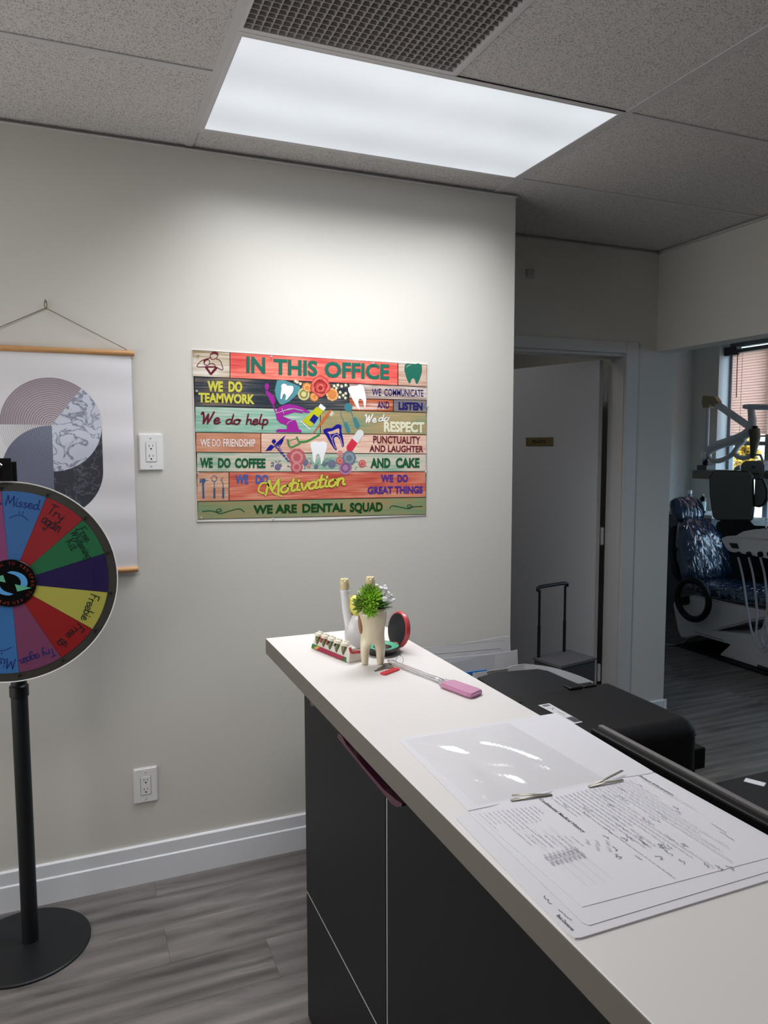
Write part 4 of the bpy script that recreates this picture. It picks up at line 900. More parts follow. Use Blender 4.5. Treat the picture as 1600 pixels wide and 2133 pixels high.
bmesh.ops.remove_doubles(bm, verts=bm.verts, dist=.0003); bmesh.ops.holes_fill(bm, edges=[e for e in bm.edges if len(e.link_faces) == 1]); bmesh.ops.recalc_face_normals(bm, faces=bm.faces)
pot = obj('pot', bm, TOO, pt, smooth=True)
sm = pot.modifiers.new('s', 'SUBSURF'); sm.levels = 1; sm.render_levels = 1
bm = B(); ball(bm, pc-tu*.0285+Vector((0, -.004, .102)), .011, 12, (.6, .9, 2.6)); obj('brown_patch', bm, mat('patch_brown', (150, 104, 66), .4), pt, smooth=True)
obj('soil', lathe(B(), [(.018, 0), (.018, .004)], pc+Vector((0, 0, .119)), 20), mat('soil', (48, 42, 30), .9), pt)
def rosette(c, r, ax, n_l, m, name, ln=1.0, layers=5):
    bm = B(); q = Vector((0, 0, 1)).rotation_difference(Vector(ax).normalized())
    for l in range(layers):
        el = math.radians(10+70*l/(layers-1)); L_ = r*(1-.10*l)*ln
        for k in range(n_l):
            a = 2*PI*(k+.5*(l % 2))/n_l+random.uniform(-.12, .12); d = q @ Vector((cos(a)*cos(el), sin(a)*cos(el), sin(el)))
            s_ = d.cross(q @ Vector((0, 0, 1)));  s_.normalize(); u_ = s_.cross(d); c0 = Vector(c)+d*r*.12
            w2 = r*.19; vs_ = [c0, c0+d*L_*.45+s_*w2-u_*w2*.2, c0+d*L_*.9+u_*w2*.6, c0+d*L_*.45-s_*w2-u_*w2*.2, c0+d*L_*.5+u_*w2*.5, c0+d*L_*.45-u_*w2*.6]
            vv = [bm.verts.new(p) for p in vs_]
            for f in ((0, 4, 1), (1, 4, 2), (2, 4, 3), (3, 4, 0), (0, 1, 5), (1, 2, 5), (2, 3, 5), (3, 0, 5)): bm.faces.new([vv[i] for i in f])
    return obj(name, bm, m, pt, kind='stuff')
LEAF1 = mat('leaf_bright', (150, 200, 62), .4, var=.12, bscale=60); LEAF2 = mat('leaf_tipped', (120, 150, 60), .4, var=.15, bscale=50); LEAF3 = mat('leaf_mid', (96, 152, 60), .45)
rosette(pc+Vector((-.008, -.010, .160)), .034, (-.3, -.6, .8), 9, LEAF1, 'succulent_rosette', 1, 6); rosette(pc+Vector((-.026, -.006, .148)), .030, (-.8, -.5, .4), 9, LEAF2, 'succulent_rosette', 1, 5)
rosette(pc+Vector((-.014, -.022, .138)), .024, (-.4, -.8, .1), 8, LEAF1, 'succulent_rosette', 1, 5)
rosette(pc+Vector((.010, -.008, .148)), .028, (.2, -.5, .9), 8, LEAF3, 'succulent_rosette', 1, 5); rosette(pc+Vector((-.006, .004, .170)), .030, (-.1, .1, 1), 8, LEAF2, 'succulent_rosette', 1.1, 5)
bm = B(); tips = []
for k in range(46):
    a = random.uniform(0, 2*PI); e = random.uniform(.2, 1.3); d = Vector((cos(a)*cos(e)+.35, sin(a)*cos(e)-.2, sin(e))).normalized(); p0 = pc+Vector((.010, -.002, .130)); L_ = random.uniform(.026, .050)
    tube(bm, [p0, p0+d*L_*.6+Vector((0, 0, .002)), p0+d*L_], [.0009, .0011, .0003], 4); tips.append(p0+d*L_)
obj('fern_sprigs', bm, mat('sprig_green', (76, 112, 52), .5), pt, kind='stuff')
random.shuffle(tips)
for p in [pc+Vector(q) for q in ((.020, -.008, .180), (.030, -.008, .178), (.036, -.012, .170), (.042, -.006, .160), (.046, -.014, .152), (.018, -.032, .160), (.014, .002, .184), (.034, .008, .180), (.050, .0, .156))]:
    bm = B()
    for k in range(5): ball(bm, p+Vector((random.uniform(-.0025, .0025), random.uniform(-.0025, .0025), random.uniform(-.0025, .0025))), .0040, 8)
    obj('white_flower', bm, mat('flower_white', (244, 244, 248), .7), pt, smooth=True)

# round case with standing lid
cc = Vector((.689, 1.680, ZT)); mc = thing('round_mirror_case', 'round black and red case with its lid open, green tray inside', 'case', cc)
obj('base', lathe(B(), [(.026, 0), (.034, .002), (.044, .012), (.0455, .018), (.0425, .020), (.041, .016)], cc, 40), mat('case_black', (22, 22, 24), .3, coat=.3), mc, smooth='auto')
obj('green_insert', lathe(B(), [(.041, .012), (.0415, .0185), (.0402, .0195), (.034, .0165), (.002, .015)], cc, 40), mat('insert_green', (84, 178, 142), .4), mc, smooth='auto')
ln_ = Vector((-.97, -.13, .16)).normalized()          # lid faces the camera side
hp_ = cc+Vector((.040, .012, .019)); lc = Vector(at(829, 1311, 1, 1.70))
q = lathe(B(), [(.038, -.004), (.044, -.003), (.0462, .001), (.0462, .006), (.044, .009), (.036, .011), (.002, .013)], lc, 44, axis=-ln_); obj('lid', q, mat('case_red', (190, 66, 72), .35, coat=.3), mc, smooth='auto')
obj('mirror_disc', lathe(B(), [(.0405, 0), (.0405, .0018)], lc+ln_*.0028, 44, axis=ln_), mat('dark_disc', (30, 31, 33), .25), mc, smooth='auto')
bm = tube(B(), [hp_+Vector((.004, .014, -.002)), hp_+Vector((.002, -.014, -.002))], .004, 10); obj('hinge', bm, mat('case_red', (190, 66, 72), .35), mc, smooth=True)

# keys with red tag
kk = thing('key_bunch', 'two small keys on a steel ring with a bright red plastic tag', 'keys', (.655, 1.545, ZT))
RTAG = mat('tag_red', (224, 60, 66), .35)
def topframe(p, ang): return (Vector((p[0], p[1], ZT)), (cos(ang), sin(ang), 0), (-sin(ang), cos(ang), 0), (0, 0, 1))
a_ = math.atan2(1.541-1.512, .672-.618)
obj('tag', bevel_all(prism(B(), rrect(-.0275, .0275, -.0085, .0085, .004, 3), .004, topframe((.645, 1.527), a_)), .0008, 1), RTAG, kk)
flat('tag_text', [ribbon([(-.018+.006*i, -.003+.004*(i % 2)) for i in range(7)], .0012)], mat('tag_ink', (120, 20, 30), .5), topframe((.645, 1.527), a_), .0045, kk)
def key(p, ang, m):
    fr_ = topframe(p, ang)
    fr_ = (fr_[0]+Vector((0, 0, .0005)), *fr_[1:])
    bm = prism(B(), [(0, -.0035), (.008, -.0095), (.018, -.0095), (.022, -.003), (.022, .003), (.018, .0095), (.008, .0095), (0, .0035)], .002, fr_)
    prism(bm, [(-.032, -.001), (-.034, .001), (-.030, .0035), (.001, .0035), (.001, -.0035), (-.004, -.0035), (-.007, -.001), (-.011, -.003), (-.015, -.001), (-.019, -.003), (-.024, -.001)], .002, fr_)
    obj('key', bm, m, kk)
key((.646, 1.5555), math.radians(20), mat('key_steel', (130, 124, 116), .35, metal=.9)); key((.650, 1.572), math.radians(38), mat('key_steel', (130, 124, 116), .35, metal=.9))
rcn = Vector((.684, 1.562, ZT+.0125)); obj('ring', tube(B(), [rcn+Vector((.0125*cos(a)*.9, .004*cos(a), .0115*sin(a))) for a in [2*PI*i/28 for i in range(28)]], .0008, 6, closed=True), CHROME, kk, smooth=True)

# clear-handled spatula with pink pad
sp = thing('spatula', 'clear-handled spatula with a translucent pink rubber blade lying on the counter', 'spatula', (.715, 1.42, ZT))
CLR = mat('clear_acrylic', (244, 244, 248), .08, trans=.75, spec=.6)
h0_, h1_ = Vector((.672, 1.582, ZT+.006)), Vector((.716, 1.402, ZT+.006)); dd = (h1_-h0_).normalized(); ss = Vector((-dd.y, dd.x, 0))
bm = tube(B(), [h0_-dd*.012, h0_, h0_+dd*.02, h1_-dd*.03, h1_], [.004, .0095, .007, .006, .008], 14, flat=.55); obj('handle', bm, CLR, sp, smooth=True)
for s_ in (1, -1): obj('handle_ridge', tube(B(), [h0_+dd*.01+ss*.004*s_+Vector((0, 0, .003)), h1_-dd*.005+ss*.0045*s_+Vector((0, 0, .003))], .0012, 8), mat('acrylic_edge', (206, 202, 208), .1, spec=.8), sp, smooth=True)
fr = (h1_-Vector((0, 0, .005)), dd, ss, (0, 0, 1))
bm = prism(B(), [(-.004, -.010), (.010, -.016), (.014, -.016), (.014, .016), (.010, .016), (-.004, .010)], .009, fr); bevel_all(bm, .002, 2); obj('ferrule', bm, CLR, sp, smooth='auto')
bm = prism(B(), [(.010, -.018), (.018, -.022), (.100, -.020), (.108, -.014), (.100, .022), (.090, .024), (.018, .021), (.010, .017)], .010, fr); bevel_all(bm, .003, 3); obj('blade', bm, mat('pink_rubber', (214, 150, 186), .35, trans=.15, var=.04, bscale=40), sp, smooth='auto')

# ------------------------------------------------------------------ patient file on the counter
PAP = mat('copy_paper', (226, 225, 232), .6)
fd = thing('file_folder', 'open white patient folder lying across the counter top', 'folder', (.65, .9, ZT))
FOL = mat('folder_card', (224, 223, 230), .55)
def P2(x, y): q = at(x, y, 2, ZT); return (q.x, q.y)
FRM = ((0, 0, ZT), (1, 0, 0), (0, 1, 0), (0, 0, 1))
obj('upper_leaf', prism(B(), [(.822, .884), (.4925, .886), (.503, 1.150), (.508, 1.160), (.520, 1.163), (.836, 1.160)], .0012, FRM), FOL, fd)
obj('lower_leaf', prism(B(), [(.820, .880), (.470, .880), (.4665, .872), (.4595, .612), (.462, .602), (.468, .600), (.822, .600)], .0022, FRM), FOL, fd)
# transparent pouch on the upper leaf
bm = B(); nx, ny = 44, 40; x0, y0, wx, wy = .512, .893, .222, .258
vv = [[bm.verts.new((x0+wx*i/nx*(1-.05*j/ny)+.012*j/ny*0, y0+wy*j/ny, ZT+.0018+.006*min(1, 4*min(i/nx, 1-i/nx, j/ny, 1-j/ny))*(.6+noise.noise(Vector((i*.11, j*.065, 0)))+.6*noise.noise(Vector((i*.29+j*.2, j*.1, 3)))))) for i in range(nx+1)] for j in range(ny+1)]
for j in range(ny):
    for i in range(nx): bm.faces.new((vv[j][i], vv[j][i+1], vv[j+1][i+1], vv[j+1][i]))
for v_ in bm.verts: v_.co.z = max(v_.co.z, ZT+.0015)
pm2 = mat('clear_film', (240, 240, 238), .1); nt, b = nodes(pm2)
tr = add(nt, 'ShaderNodeBsdfTransparent'); gl = add(nt, 'ShaderNodeBsdfGlossy'); gl.inputs['Roughness'].default_value = .12; mxs = add(nt, 'ShaderNodeMixShader'); mxs.inputs[0].default_value = .08
tr.inputs[0].default_value = (1, 1, .99, 1); nt.links.new(tr.outputs[0], mxs.inputs[1]); nt.links.new(gl.outputs[0], mxs.inputs[2]); nt.links.new(mxs.outputs[0], nt.nodes['Material Output'].inputs['Surface'])
obj('plastic_pouch', bm, pm2, fd, smooth=True)
# sheets
s1 = obj('form_sheet', prism(B(), [(.4885, .878), (.4840, .618), (.488, .612), (.800, .612), (.803, .878)], .0006, ((0, 0, ZT+.0024), (1, 0, 0), (0, 1, 0), (0, 0, 1))), PAP, fd)
s2 = obj('form_sheet', prism(B(), [(.5640, .8855), (.8140, .879), (.812, .632), (.5000, .640), (.494, .872)], .0006, ((0, 0, ZT+.0031), (1, 0, 0), (0, 1, 0), (0, 0, 1))), mat('copy_paper2', (228, 227, 234), .6), fd)
INK = mat('print_grey', (184, 183, 193), .7); INKD = mat('print_dark', (92, 92, 102), .7); PENI = mat('ballpoint', (146, 146, 162), .6)
DF = ((0, 0, ZT+.0038), (0, -1, 0), (1, 0, 0), (0, 0, 1))     # reads along -y, letters point to +x
sh = []
def para(x, y0, y1, w_=.0011):
    y = y0
    while y > y1:
        l = random.uniform(.003, .012); l = min(l, y-y1+.001); sh.append(ribbon([(-y, x), (-(y-l), x)], w_)); y -= l+.0022
for k in range(13): para(.500+k*.0068, .868-.001*k, .868-random.choice([.035, .05, .06, .078]))
for k in range(9): para(.520+k*.0075, .80-.004*k, .77-.01*k*random.random(), .0009)
for k in range(24):
    x = .612+k*.0074
    if k in (0, 21, 22): continue
    para(x, .868, .868-random.choice([.06, .11, .16, .2, .225]), .0011)
for k in range(2):
    for j in range(8): sh.append(ribbon([(-(.742-k*.012), .520+j*.0065), (-(.742-k*.012-.009), .520+j*.0065)], .0026))
for (x, y) in ((.59, .752), (.60, .745), (.612, .74), (.592, .735), (.604, .727)): sh.append(ribbon([(-y, x), (-(y-.008), x)], .002))
for k in range(4): sh.append(ribbon([(-.80, .53+k*.012), (-.665, .527+k*.012)], .0004))
flat('printed_text', sh, INK, DF, .0001, fd, kind='stuff')
tt = lambda s, x, y0, y1, h, m, bold=.02: flat('printed_title', [text(s, (-y0, x), (-y1, x), (-y0, x+h), bold)], m, DF, .0002, fd)
tt('Confidential Medical History', .6005, .872, .770, .0055, INKD); tt('Patient Information', .785, .876, .806, .0055, INKD)
hs_ = []
for k in range(26):
    x = random.uniform(.62, .775); y = random.uniform(.70, .86); l = random.uniform(.008, .026)
    hs_.append(ribbon([(-y+l*i/8, x+random.uniform(-.0022, .0022)) for i in range(9)], .0008, n=2))
for (x, y) in ((.70, .700), (.672, .71), (.655, .725), (.640, .742), (.622, .755), (.604, .712), (.612, .728), (.628, .700), (.650, .690), (.668, .672), (.69, .655), (.70, .645), (.712, .640)):
    hs_.append(ribbon([(-y+.011*i/6, x+random.uniform(-.003, .003)) for i in range(7)], .0011, n=2))
flat('handwriting', hs_, PENI, DF, .0003, fd)
DF2 = ((0, 0, ZT+.0024), (0, -1, 0), (1, 0, 0), (0, 0, 1))
flat('printed_title', [ribbon([(-.675+.012*i/6, .4735+random.uniform(-.002, .002)) for i in range(9)], .0009), ribbon([(-.648+.022*i/9, .4745+random.uniform(-.002, .002)) for i in range(10)], .0008), text('Best Dentures', (-.640, .4655), (-.612, .4655), (-.640, .470), .02)], INKD, DF2, .0002, fd)
# prong fasteners
PRG = mat('prong_metal', (176, 172, 160), .4, metal=.7)
for (a, b_, c) in (((.569, .893), (.6245, .8745), (.560, .882)), ((.690, .874), (.768, .8925), (.752, .872))):
    bm = B()
    if a[0] < .6:
        for e_, dz in ((a, .006), (c, .005)): tube(bm, [(b_[0], b_[1], ZT+.0052), ((b_[0]+e_[0])/2, (b_[1]+e_[1])/2, ZT+.0062), (e_[0], e_[1], ZT+dz)], .0026, 8, flat=.3)
    else:
        for e_, dz in ((b_, .009), (c, .006)): tube(bm, [(a[0], a[1], ZT+.0052), ((a[0]+e_[0])/2, (a[1]+e_[1])/2, ZT+.0065), (e_[0], e_[1], ZT+dz)], .0026, 8, flat=.3)
    obj('prong_fastener', bm, PRG, fd, smooth=True)
flat('fold_line', [ribbon([(-.881, .60), (-.884, .632)], .0010), ribbon([(-.881, .76), (-.876, .81)], .0009)], INKD, DF, .0001, fd)

# ------------------------------------------------------------------ staff desk behind the counter
dk = thing('staff_desk', 'low staff desk behind the reception counter', 'desk', (1.1, 1.0, 0))
DSK = mat('desk_grey', (84, 82, 82), .5)
obj('desktop', bx(.744, 1.42, -.6, 2.60, .70, .73, .003), DSK, dk)
for y in (2.54, .9): obj('side_panel', bx(.76, 1.40, y, y+.025, 0, .70), mat('desk_side', (70, 70, 74), .5), dk)
obj('desk_return', bx(1.4215, 2.15, .45, 1.335, .70, .73, .003), mat('return_dark', (20, 22, 26), .6), dk)
obj('side_panel', bx(2.10, 2.125, .47, 1.315, 0, .70), mat('desk_side', (70, 70, 74), .5), dk)
c_ = at(1557, 1626, 2, .73)
tag(obj('note_card', bx(c_.x-.012, c_.x+.012, c_.y-.04, c_.y+.006, .7302, .7312, M=rotabout((c_.x, c_.y, .73), .5, 'Z')), PAP), 'white card lying on the dark desk behind the monitor', 'card')

# printer
pr = thing('printer', 'black office printer with a flat lid and white sticker behind the counter', 'printer', (1.2, 1.5, .73))
bm = bx(1.03, 1.385, 1.33, 1.645, .775, .90)
es = [e for e in bm.edges if any((v_.co-Vector((1.385, 1.33, .90))).length < 1e-4 for v_ in e.verts)]
bmesh.ops.bevel(bm, geom=es, offset=.038, segments=7, affect='EDGES', profile=.5)
obj('upper_body', bm, BLACKP, pr, smooth='auto')
obj('lower_body', bx(.98, 1.378, 1.34, 1.80, .7305, .7745, .004), BLACKP, pr)
obj('output_tray', bx(1.386, 1.44, 1.37, 1.47, .752, .806, .003), BLACKP, pr)
obj('front_groove', bx(1.3851, 1.3863, 1.35, 1.60, .852, .855), mat('groove_grey', (90, 90, 94), .5), pr)
bm = B(); a = [at(*q, 2, .872) for q in ((994, 1411), (1030, 1400), (1120, 1393), (1142, 1397), (1193, 1419), (1228, 1432), (1175, 1443), (1091, 1460), (1060, 1458))]
prism(bm, [(q.x, q.y) for q in a], -.012, ((0, 0, .872), (1, 0, 0), (0, 1, 0), (0, 0, 1))); bevel_all(bm, .002, 2)
obj('rear_tray', bm, mat('tray_black', (27, 28, 32), .45, spec=.3), pr, smooth='auto')
obj('rear_body', bx(1.03, 1.20, 1.648, 1.80, .775, .858, .003), BLACKP, pr)
bm = bx(1.22, 1.262, 1.632, 1.668, .90, .9075, .003); box(bm, 1.268, 1.31, 1.634, 1.662, .90, .905, .002); obj('lid_hinge', bm, mat('hinge_black', (22, 22, 24), .35), pr)
bm = bx(1.005, 1.05, 1.60, 1.655, .88, .903, .004); obj('lid_hinge', bm, mat('hinge_black', (22, 22, 24), .35), pr)
l_ = [at(*q, 2, .9003) for q in ((1121, 1469), (1144, 1465), (1214, 1504), (1196, 1508))]
flat('sticker', [poly([(q.x, q.y) for q in l_])], mat('sticker_white', (196, 196, 200), .5), ((0, 0, .9), (1, 0, 0), (0, 1, 0), (0, 0, 1)), .0005, pr)
c0, c1, c3 = Vector(l_[0]), Vector(l_[3]), Vector(l_[1])
def lp(a, b_): q = c0+(c1-c0)*a+(c3-c0)*b_; return (q.x, q.y)
flat('sticker_print', [poly([lp(.04+.03*i, .2), lp(.055+.03*i, .2), lp(.055+.03*i, .8), lp(.04+.03*i, .8)]) for i in range(3)]+[ribbon([lp(.18, .25), lp(.3, .7)], .001), ribbon([lp(.2, .75), lp(.32, .3)], .001), ribbon([lp(.4, .5), lp(.6, .5)], .0012)]+[poly([lp(.72+.02*i, .2), lp(.73+.02*i, .2), lp(.73+.02*i, .8), lp(.72+.02*i, .8)]) for i in range(12)], mat('sticker_ink', (50, 50, 56), .5), ((0, 0, .9), (1, 0, 0), (0, 1, 0), (0, 0, 1)), .0009, pr)

# monitor seen from behind
mo = thing('monitor', 'black desktop monitor seen from behind, its top edge below the counter top', 'monitor', (1.0, .96, .73))
bm = bx(.984, 1.003, .62, 1.246, .62+.15, .968, .004); obj('back_shell', bm, BLACKP, mo)
obj('front_bezel', bx(1.0035, 1.016, .62, 1.246, .768, .973, .003), mat('bezel_grey', (112, 108, 108), .6), mo)
obj('screen', bx(1.0162, 1.0172, .635, 1.231, .782, .962), mat('screen_dark', (14, 14, 18), .15), mo)
bm = bx(.958, .9838, .66, 1.205, .78, .928, .008); obj('rear_housing', bm, mat('housing_black', (28, 29, 31), .35, bump=.2, bscale=500), mo)
bm = bx(.955, .985, .90, .98, .74, .80, .004); obj('stand_neck', bm, BLACKM, mo)
obj('stand_base', bx(.88, 1.10, .82, 1.06, .7305, .742, .004), BLACKM, mo)

# papers standing between the desk and the wall
def upright(name, pts, y, th, m, label, cat='paper', extra=None, group=None):
    P = [at(px, py, 1, y) for px, py in pts]; c = Vector((sum(p.x for p in P)/len(P), y, .7305))
    t = thing(name, label, cat, c, group)
    prof = [(p.x, p.z) for p in P]
    x1, x0 = prof[-1][0], prof[0][0]
    prism_pts = prof+[(x1+.004, .7306), (x0, .7306)]
    obj('sheet', prism(B(), prism_pts, th, ((0, y, 0), (1, 0, 0), (0, 0, 1), (0, 1, 0))), m, t)
    if extra: extra(t, y)
    return t
PW2 = mat('card_white', (222, 221, 224), .6)
def xa(t, y):
    fr_ = ((0, y, 0), (1, 0, 0), (0, 0, 1), (0, -1, 0)); g = lambda px, py: (lambda q: (q.x, q.z))(at(px, py, 1, y))
    flat('printed_line', [ribbon([g(882, 1365), g(1044, 1351), g(1045, 1358)], .0013)], mat('line_dark', (70, 70, 76), .6), fr_, .0006, t)
    flat('printed_line', [ribbon([g(885, 1347), g(1051, 1334), g(1053, 1341)], .0008)]+[ribbon([g(950+i*6, 1365-i*.55), g(953+i*6, 1364.6-i*.55)], .0015) for i in range(12) if i not in (5, 6)], mat('line_grey', (140, 140, 146), .6), fr_, .0008, t)
upright('certificate_sheet', [(878, 1349), (960, 1341), (1040, 1327), (1063, 1325)], 2.40, .0012, PW2, 'tall white certificate sheet standing behind the papers beside the wall corner', extra=xa)
def xb(t, y):
    fr_ = ((0, y, 0), (1, 0, 0), (0, 0, 1), (0, -1, 0)); g = lambda px, py: (lambda q: (q.x, q.z))(at(px, py, 1, y))
    flat('folded_flap', [poly([g(930, 1383), g(975, 1374), g(1000, 1366), g(1030, 1364), g(1027, 1400), g(930, 1402)])], mat('flap_shade', (206, 205, 210), .6), fr_, .0008, t)
upright('envelope', [(905, 1373), (1000, 1365), (1060, 1357), (1078, 1353)], 2.33, .001, PW2, 'creased white envelope standing in front of the certificate sheet', 'envelope', xb)
upright('blue_folder', [(955, 1403), (1014, 1395)], 2.26, .006, mat('folder_blue', (38, 112, 180), .4), 'thin blue folder edge in front of the white envelope', 'folder')
def xd(t, y):
    fr_ = ((0, y, 0), (1, 0, 0), (0, 0, 1), (0, -1, 0)); g = lambda px, py: (lambda q: (q.x, q.z))(at(px, py, 1, y))
    flat('grey_band', [poly([g(1014, 1398), g(1058, 1392), g(1058, 1398), g(1015, 1404)])], mat('band_grey', (140, 134, 132), .6), fr_, .0006, t)
upright('leaflet', [(985, 1402), (1058, 1392), (1062, 1388), (1089, 1383)], 2.22, .001, PW2, 'white leaflet with a grey band beside the blue folder', 'leaflet', xd)
bm = B(); cp = catmull([at(1086, 1383, 2, .85), at(1100, 1383, 2, .85), at(1150, 1390, 2, .85), at(1200, 1405, 2, .85), at(1236, 1420, 2, .85)], 6); vv = [(bm.verts.new(p), bm.verts.new(p-Vector((0, 0, .118)))) for p in cp]
for a, c in zip(vv, vv[1:]): bm.faces.new((a[0], c[0], c[1], a[1]))
bmesh.ops.solidify(bm, geom=bm.faces[:], thickness=.0012)
tag(obj('curled_sheet', bm, PW2, smooth='auto'), 'curled white paper sheet standing behind the black printer', 'paper')

# rolling case
d1 = Vector((.233, .051, 0)).normalized(); d2 = Vector((.03, -.165, 0)).normalized(); d2 = Vector((d1.y, -d1.x, 0))
o_ = Vector((1.925, 2.854, 0)); cs = thing('rolling_case', 'dark rolling case with its black telescopic handle pulled up beside the private door', 'suitcase', o_+d1*.12+d2*.085)
CF = (o_, d1, d2, (0, 0, 1))
bm = prism(B(), [(0, 0), (.235, 0), (.235, .165), (0, .165)], .542, (o_+Vector((0, 0, .035)), d1, d2, (0, 0, 1))); bevel_all(bm, .005, 2); obj('body', bm, mat('case_charcoal', (60, 59, 62), .6), cs)
bm = prism(B(), [(-.002, -.002), (.237, -.002), (.237, .167), (-.002, .167)], .012, (o_+Vector((0, 0, .5775)), d1, d2, (0, 0, 1))); obj('lid', bm, mat('case_lid', (84, 83, 86), .55), cs)
HD = mat('handle_black', (14, 14, 16), .4)
for k, x in enumerate((.022, .194)):
    p = o_+d1*x+d2*.010
    bm = tube(B(), [p+Vector((0, 0, .588)), p+Vector((0, 0, .74))], .0075, 8); tube(bm, [p+Vector((0, 0, .74)), p+Vector((0, 0, .905))], .0058, 8); obj('handle_post', bm, HD, cs)
p = o_+d2*.010; obj('grip', tube(B(), catmull([p+d1*.012+Vector((0, 0, .900)), p+d1*.018+Vector((0, 0, .917)), p+d1*.108+Vector((0, 0, .919)), p+d1*.198+Vector((0, 0, .917)), p+d1*.204+Vector((0, 0, .900))], 4), .0085, 10), HD, cs, smooth=True)
for x in (.03, .205):
    for y in (.02, .145): p = o_+d1*x+d2*y; obj('wheel', lathe(B(), [(.017, -.008), (.0175, 0), (.017, .008)], p+Vector((0, 0, .0178)), 16, axis=d1), HD, cs)

# ------------------------------------------------------------------ operatory: window, blind, outside
FRW = mat('window_alu', (120, 124, 130), .4, metal=.3)
bm = B(); X0, X1 = 5.63, 5.68
for a in ((Y0, Y1, Z0, Z0+.05), (Y0, Y1, Z1-.04, Z1), (Y0, Y0+.04, Z0+.05, Z1-.04), (Y1-.03, Y1, Z0+.05, Z1-.04)): box(bm, X0, X1, *a)
win = struct('window_1', bm, FRW)
bm = B()
for a in ((1.0, 2.2, Z0, Z0+.05), (1.0, 2.2, Z1-.04, Z1), (1.0, 1.04, Z0+.05, Z1-.04), (2.16, 2.2, Z0+.05, Z1-.04)): box(bm, X0, X1, *a)
added_win = struct('added_window', bm, FRW)  # unseen extra window, added to let more daylight into the operatory
obj('mullion', bx(X0-.01, X1, 4.765, 4.815, Z0+.05, Z1-.04), FRW, win); obj('transom', bx(X0, X1-.005, Y0+.04, 4.764, 1.565, 1.60), FRW, win); obj('transom', bx(X0, X1-.005, 4.816, Y1-.03, 1.565, 1.60), FRW, win)
obj('mullion', bx(X0-.01, X1, 3.95, 4.0, Z0+.05, Z1-.04), FRW, win)
gm = mat('glass_pane', (255, 255, 255), .0); nt, b = nodes(gm); tr = add(nt, 'ShaderNodeBsdfTransparent'); gl = add(nt, 'ShaderNodeBsdfGlossy'); gl.inputs['Roughness'].default_value = .0; mxs = add(nt, 'ShaderNodeMixShader'); mxs.inputs[0].default_value = .06
nt.links.new(tr.outputs[0], mxs.inputs[1]); nt.links.new(gl.outputs[0], mxs.inputs[2]); nt.links.new(mxs.outputs[0], nt.nodes['Material Output'].inputs['Surface'])
obj('glass', bx(5.652, 5.658, Y0+.04, Y1-.03, Z0+.05, Z1-.04), gm, win)
obj('glass', bx(5.652, 5.658, 1.04, 2.16, Z0+.05, Z1-.04), gm, added_win)
obj('window_sill', bx(5.44, 5.63, Y0-.03, Y1+.02, Z0-.02, Z0+.015, .004), TRIM, win)
# slatted blind
bl = thing('window_blind', 'terracotta pink slatted blind half lowered over the operatory window', 'blind', (5.59, 4.3, 2.44))
SL = mat('slat_pink', (238, 208, 194), .5); nt, b = nodes(SL); tl = add(nt, 'ShaderNodeBsdfTranslucent'); tl.inputs[0].default_value = (*lin((248, 222, 210)), 1); mxs = add(nt, 'ShaderNodeMixShader'); mxs.inputs[0].default_value = .75
nt.links.new(b.outputs[0], mxs.inputs[1]); nt.links.new(tl.outputs[0], mxs.inputs[2]); nt.links.new(mxs.outputs[0], nt.nodes['Material Output'].inputs['Surface'])
YB0, YB1 = 3.26, 5.17
z = 2.385; pitch = .0245; k = 0
sb = B()
box(sb, -.0135, .0135, 0, YB1-YB0, -.0006, .0006)
bmesh.ops.rotate(sb, verts=sb.verts, cent=(0, 0, 0), matrix=Matrix.Rotation(math.radians(62), 3, 'Y')); sme = bpy.data.meshes.new('slat'); sb.to_mesh(sme); sb.free(); sme.materials.append(SL)
while z > 1.665:
    o = bpy.data.objects.new('slat', sme); C.objects.link(o); o.parent = bl; o.location = Vector((5.59, YB0, z))-_WL[bl.name]; z -= pitch
obj('bottom_rail', bx(5.578, 5.602, YB0, YB1, 1.640, 1.655, .003), mat('rail_pink', (186, 128, 110), .5), bl)
obj('head_rail', bx(5.565, 5.61, YB0, Y1-.005, 2.40, 2.435, .003), mat('headrail_grey', (96, 92, 92), .5), bl)
obj('bracket', bx(5.55, 5.615, 5.10, Y1-.004, 2.385, 2.46, .002), mat('bracket_dark', (50, 48, 48), .5), bl)
w1 = at(1537, 728, 0, 5.57); w2 = at(1534, 828, 0, 5.57)
obj('tilt_wand', tube(B(), [w1, w2], .004, 6), mat('wand_red', (140, 74, 62), .5), bl)
obj('ladder_cord', tube(B(), [(5.575, 5.05, 2.39), (5.575, 5.05, 1.66)], .002, 5), mat('cord_white', (230, 220, 210), .6), bl)
# outside
struct('ground_outside', bx(5.8, 40, -25, 40, -.4, -.3), mat('asphalt', (150, 148, 142), .9))
bd = thing('building', 'pale cream building seen through the window', 'building', (16, 9, -.3))
obj('wall', bx(15, 22, 2, 20, -.3, 7), mat('cream_render', (238, 224, 190), .8), bd)
for y in (5, 8.2, 11.4): obj('window', bx(14.96, 15.0, y, y+1.3, 1.2, 2.6), mat('far_glass', (120, 130, 140), .2), bd)
obj('parapet', bx(14.9, 22, 1.9, 20.1, 7, 7.3), mat('parapet', (200, 190, 170), .8), bd)
tr_ = thing('autumn_tree', 'yellow autumn tree outside the operatory window', 'tree', (10.3, 9.2, -.3))
obj('trunk', tube(B(), [(10.3, 9.2, -.3), (10.32, 9.22, .6), (10.3, 9.2, 1.5)], [.09, .07, .05], 10), mat('bark', (80, 62, 48), .9), tr_, smooth=True)
bm = B()
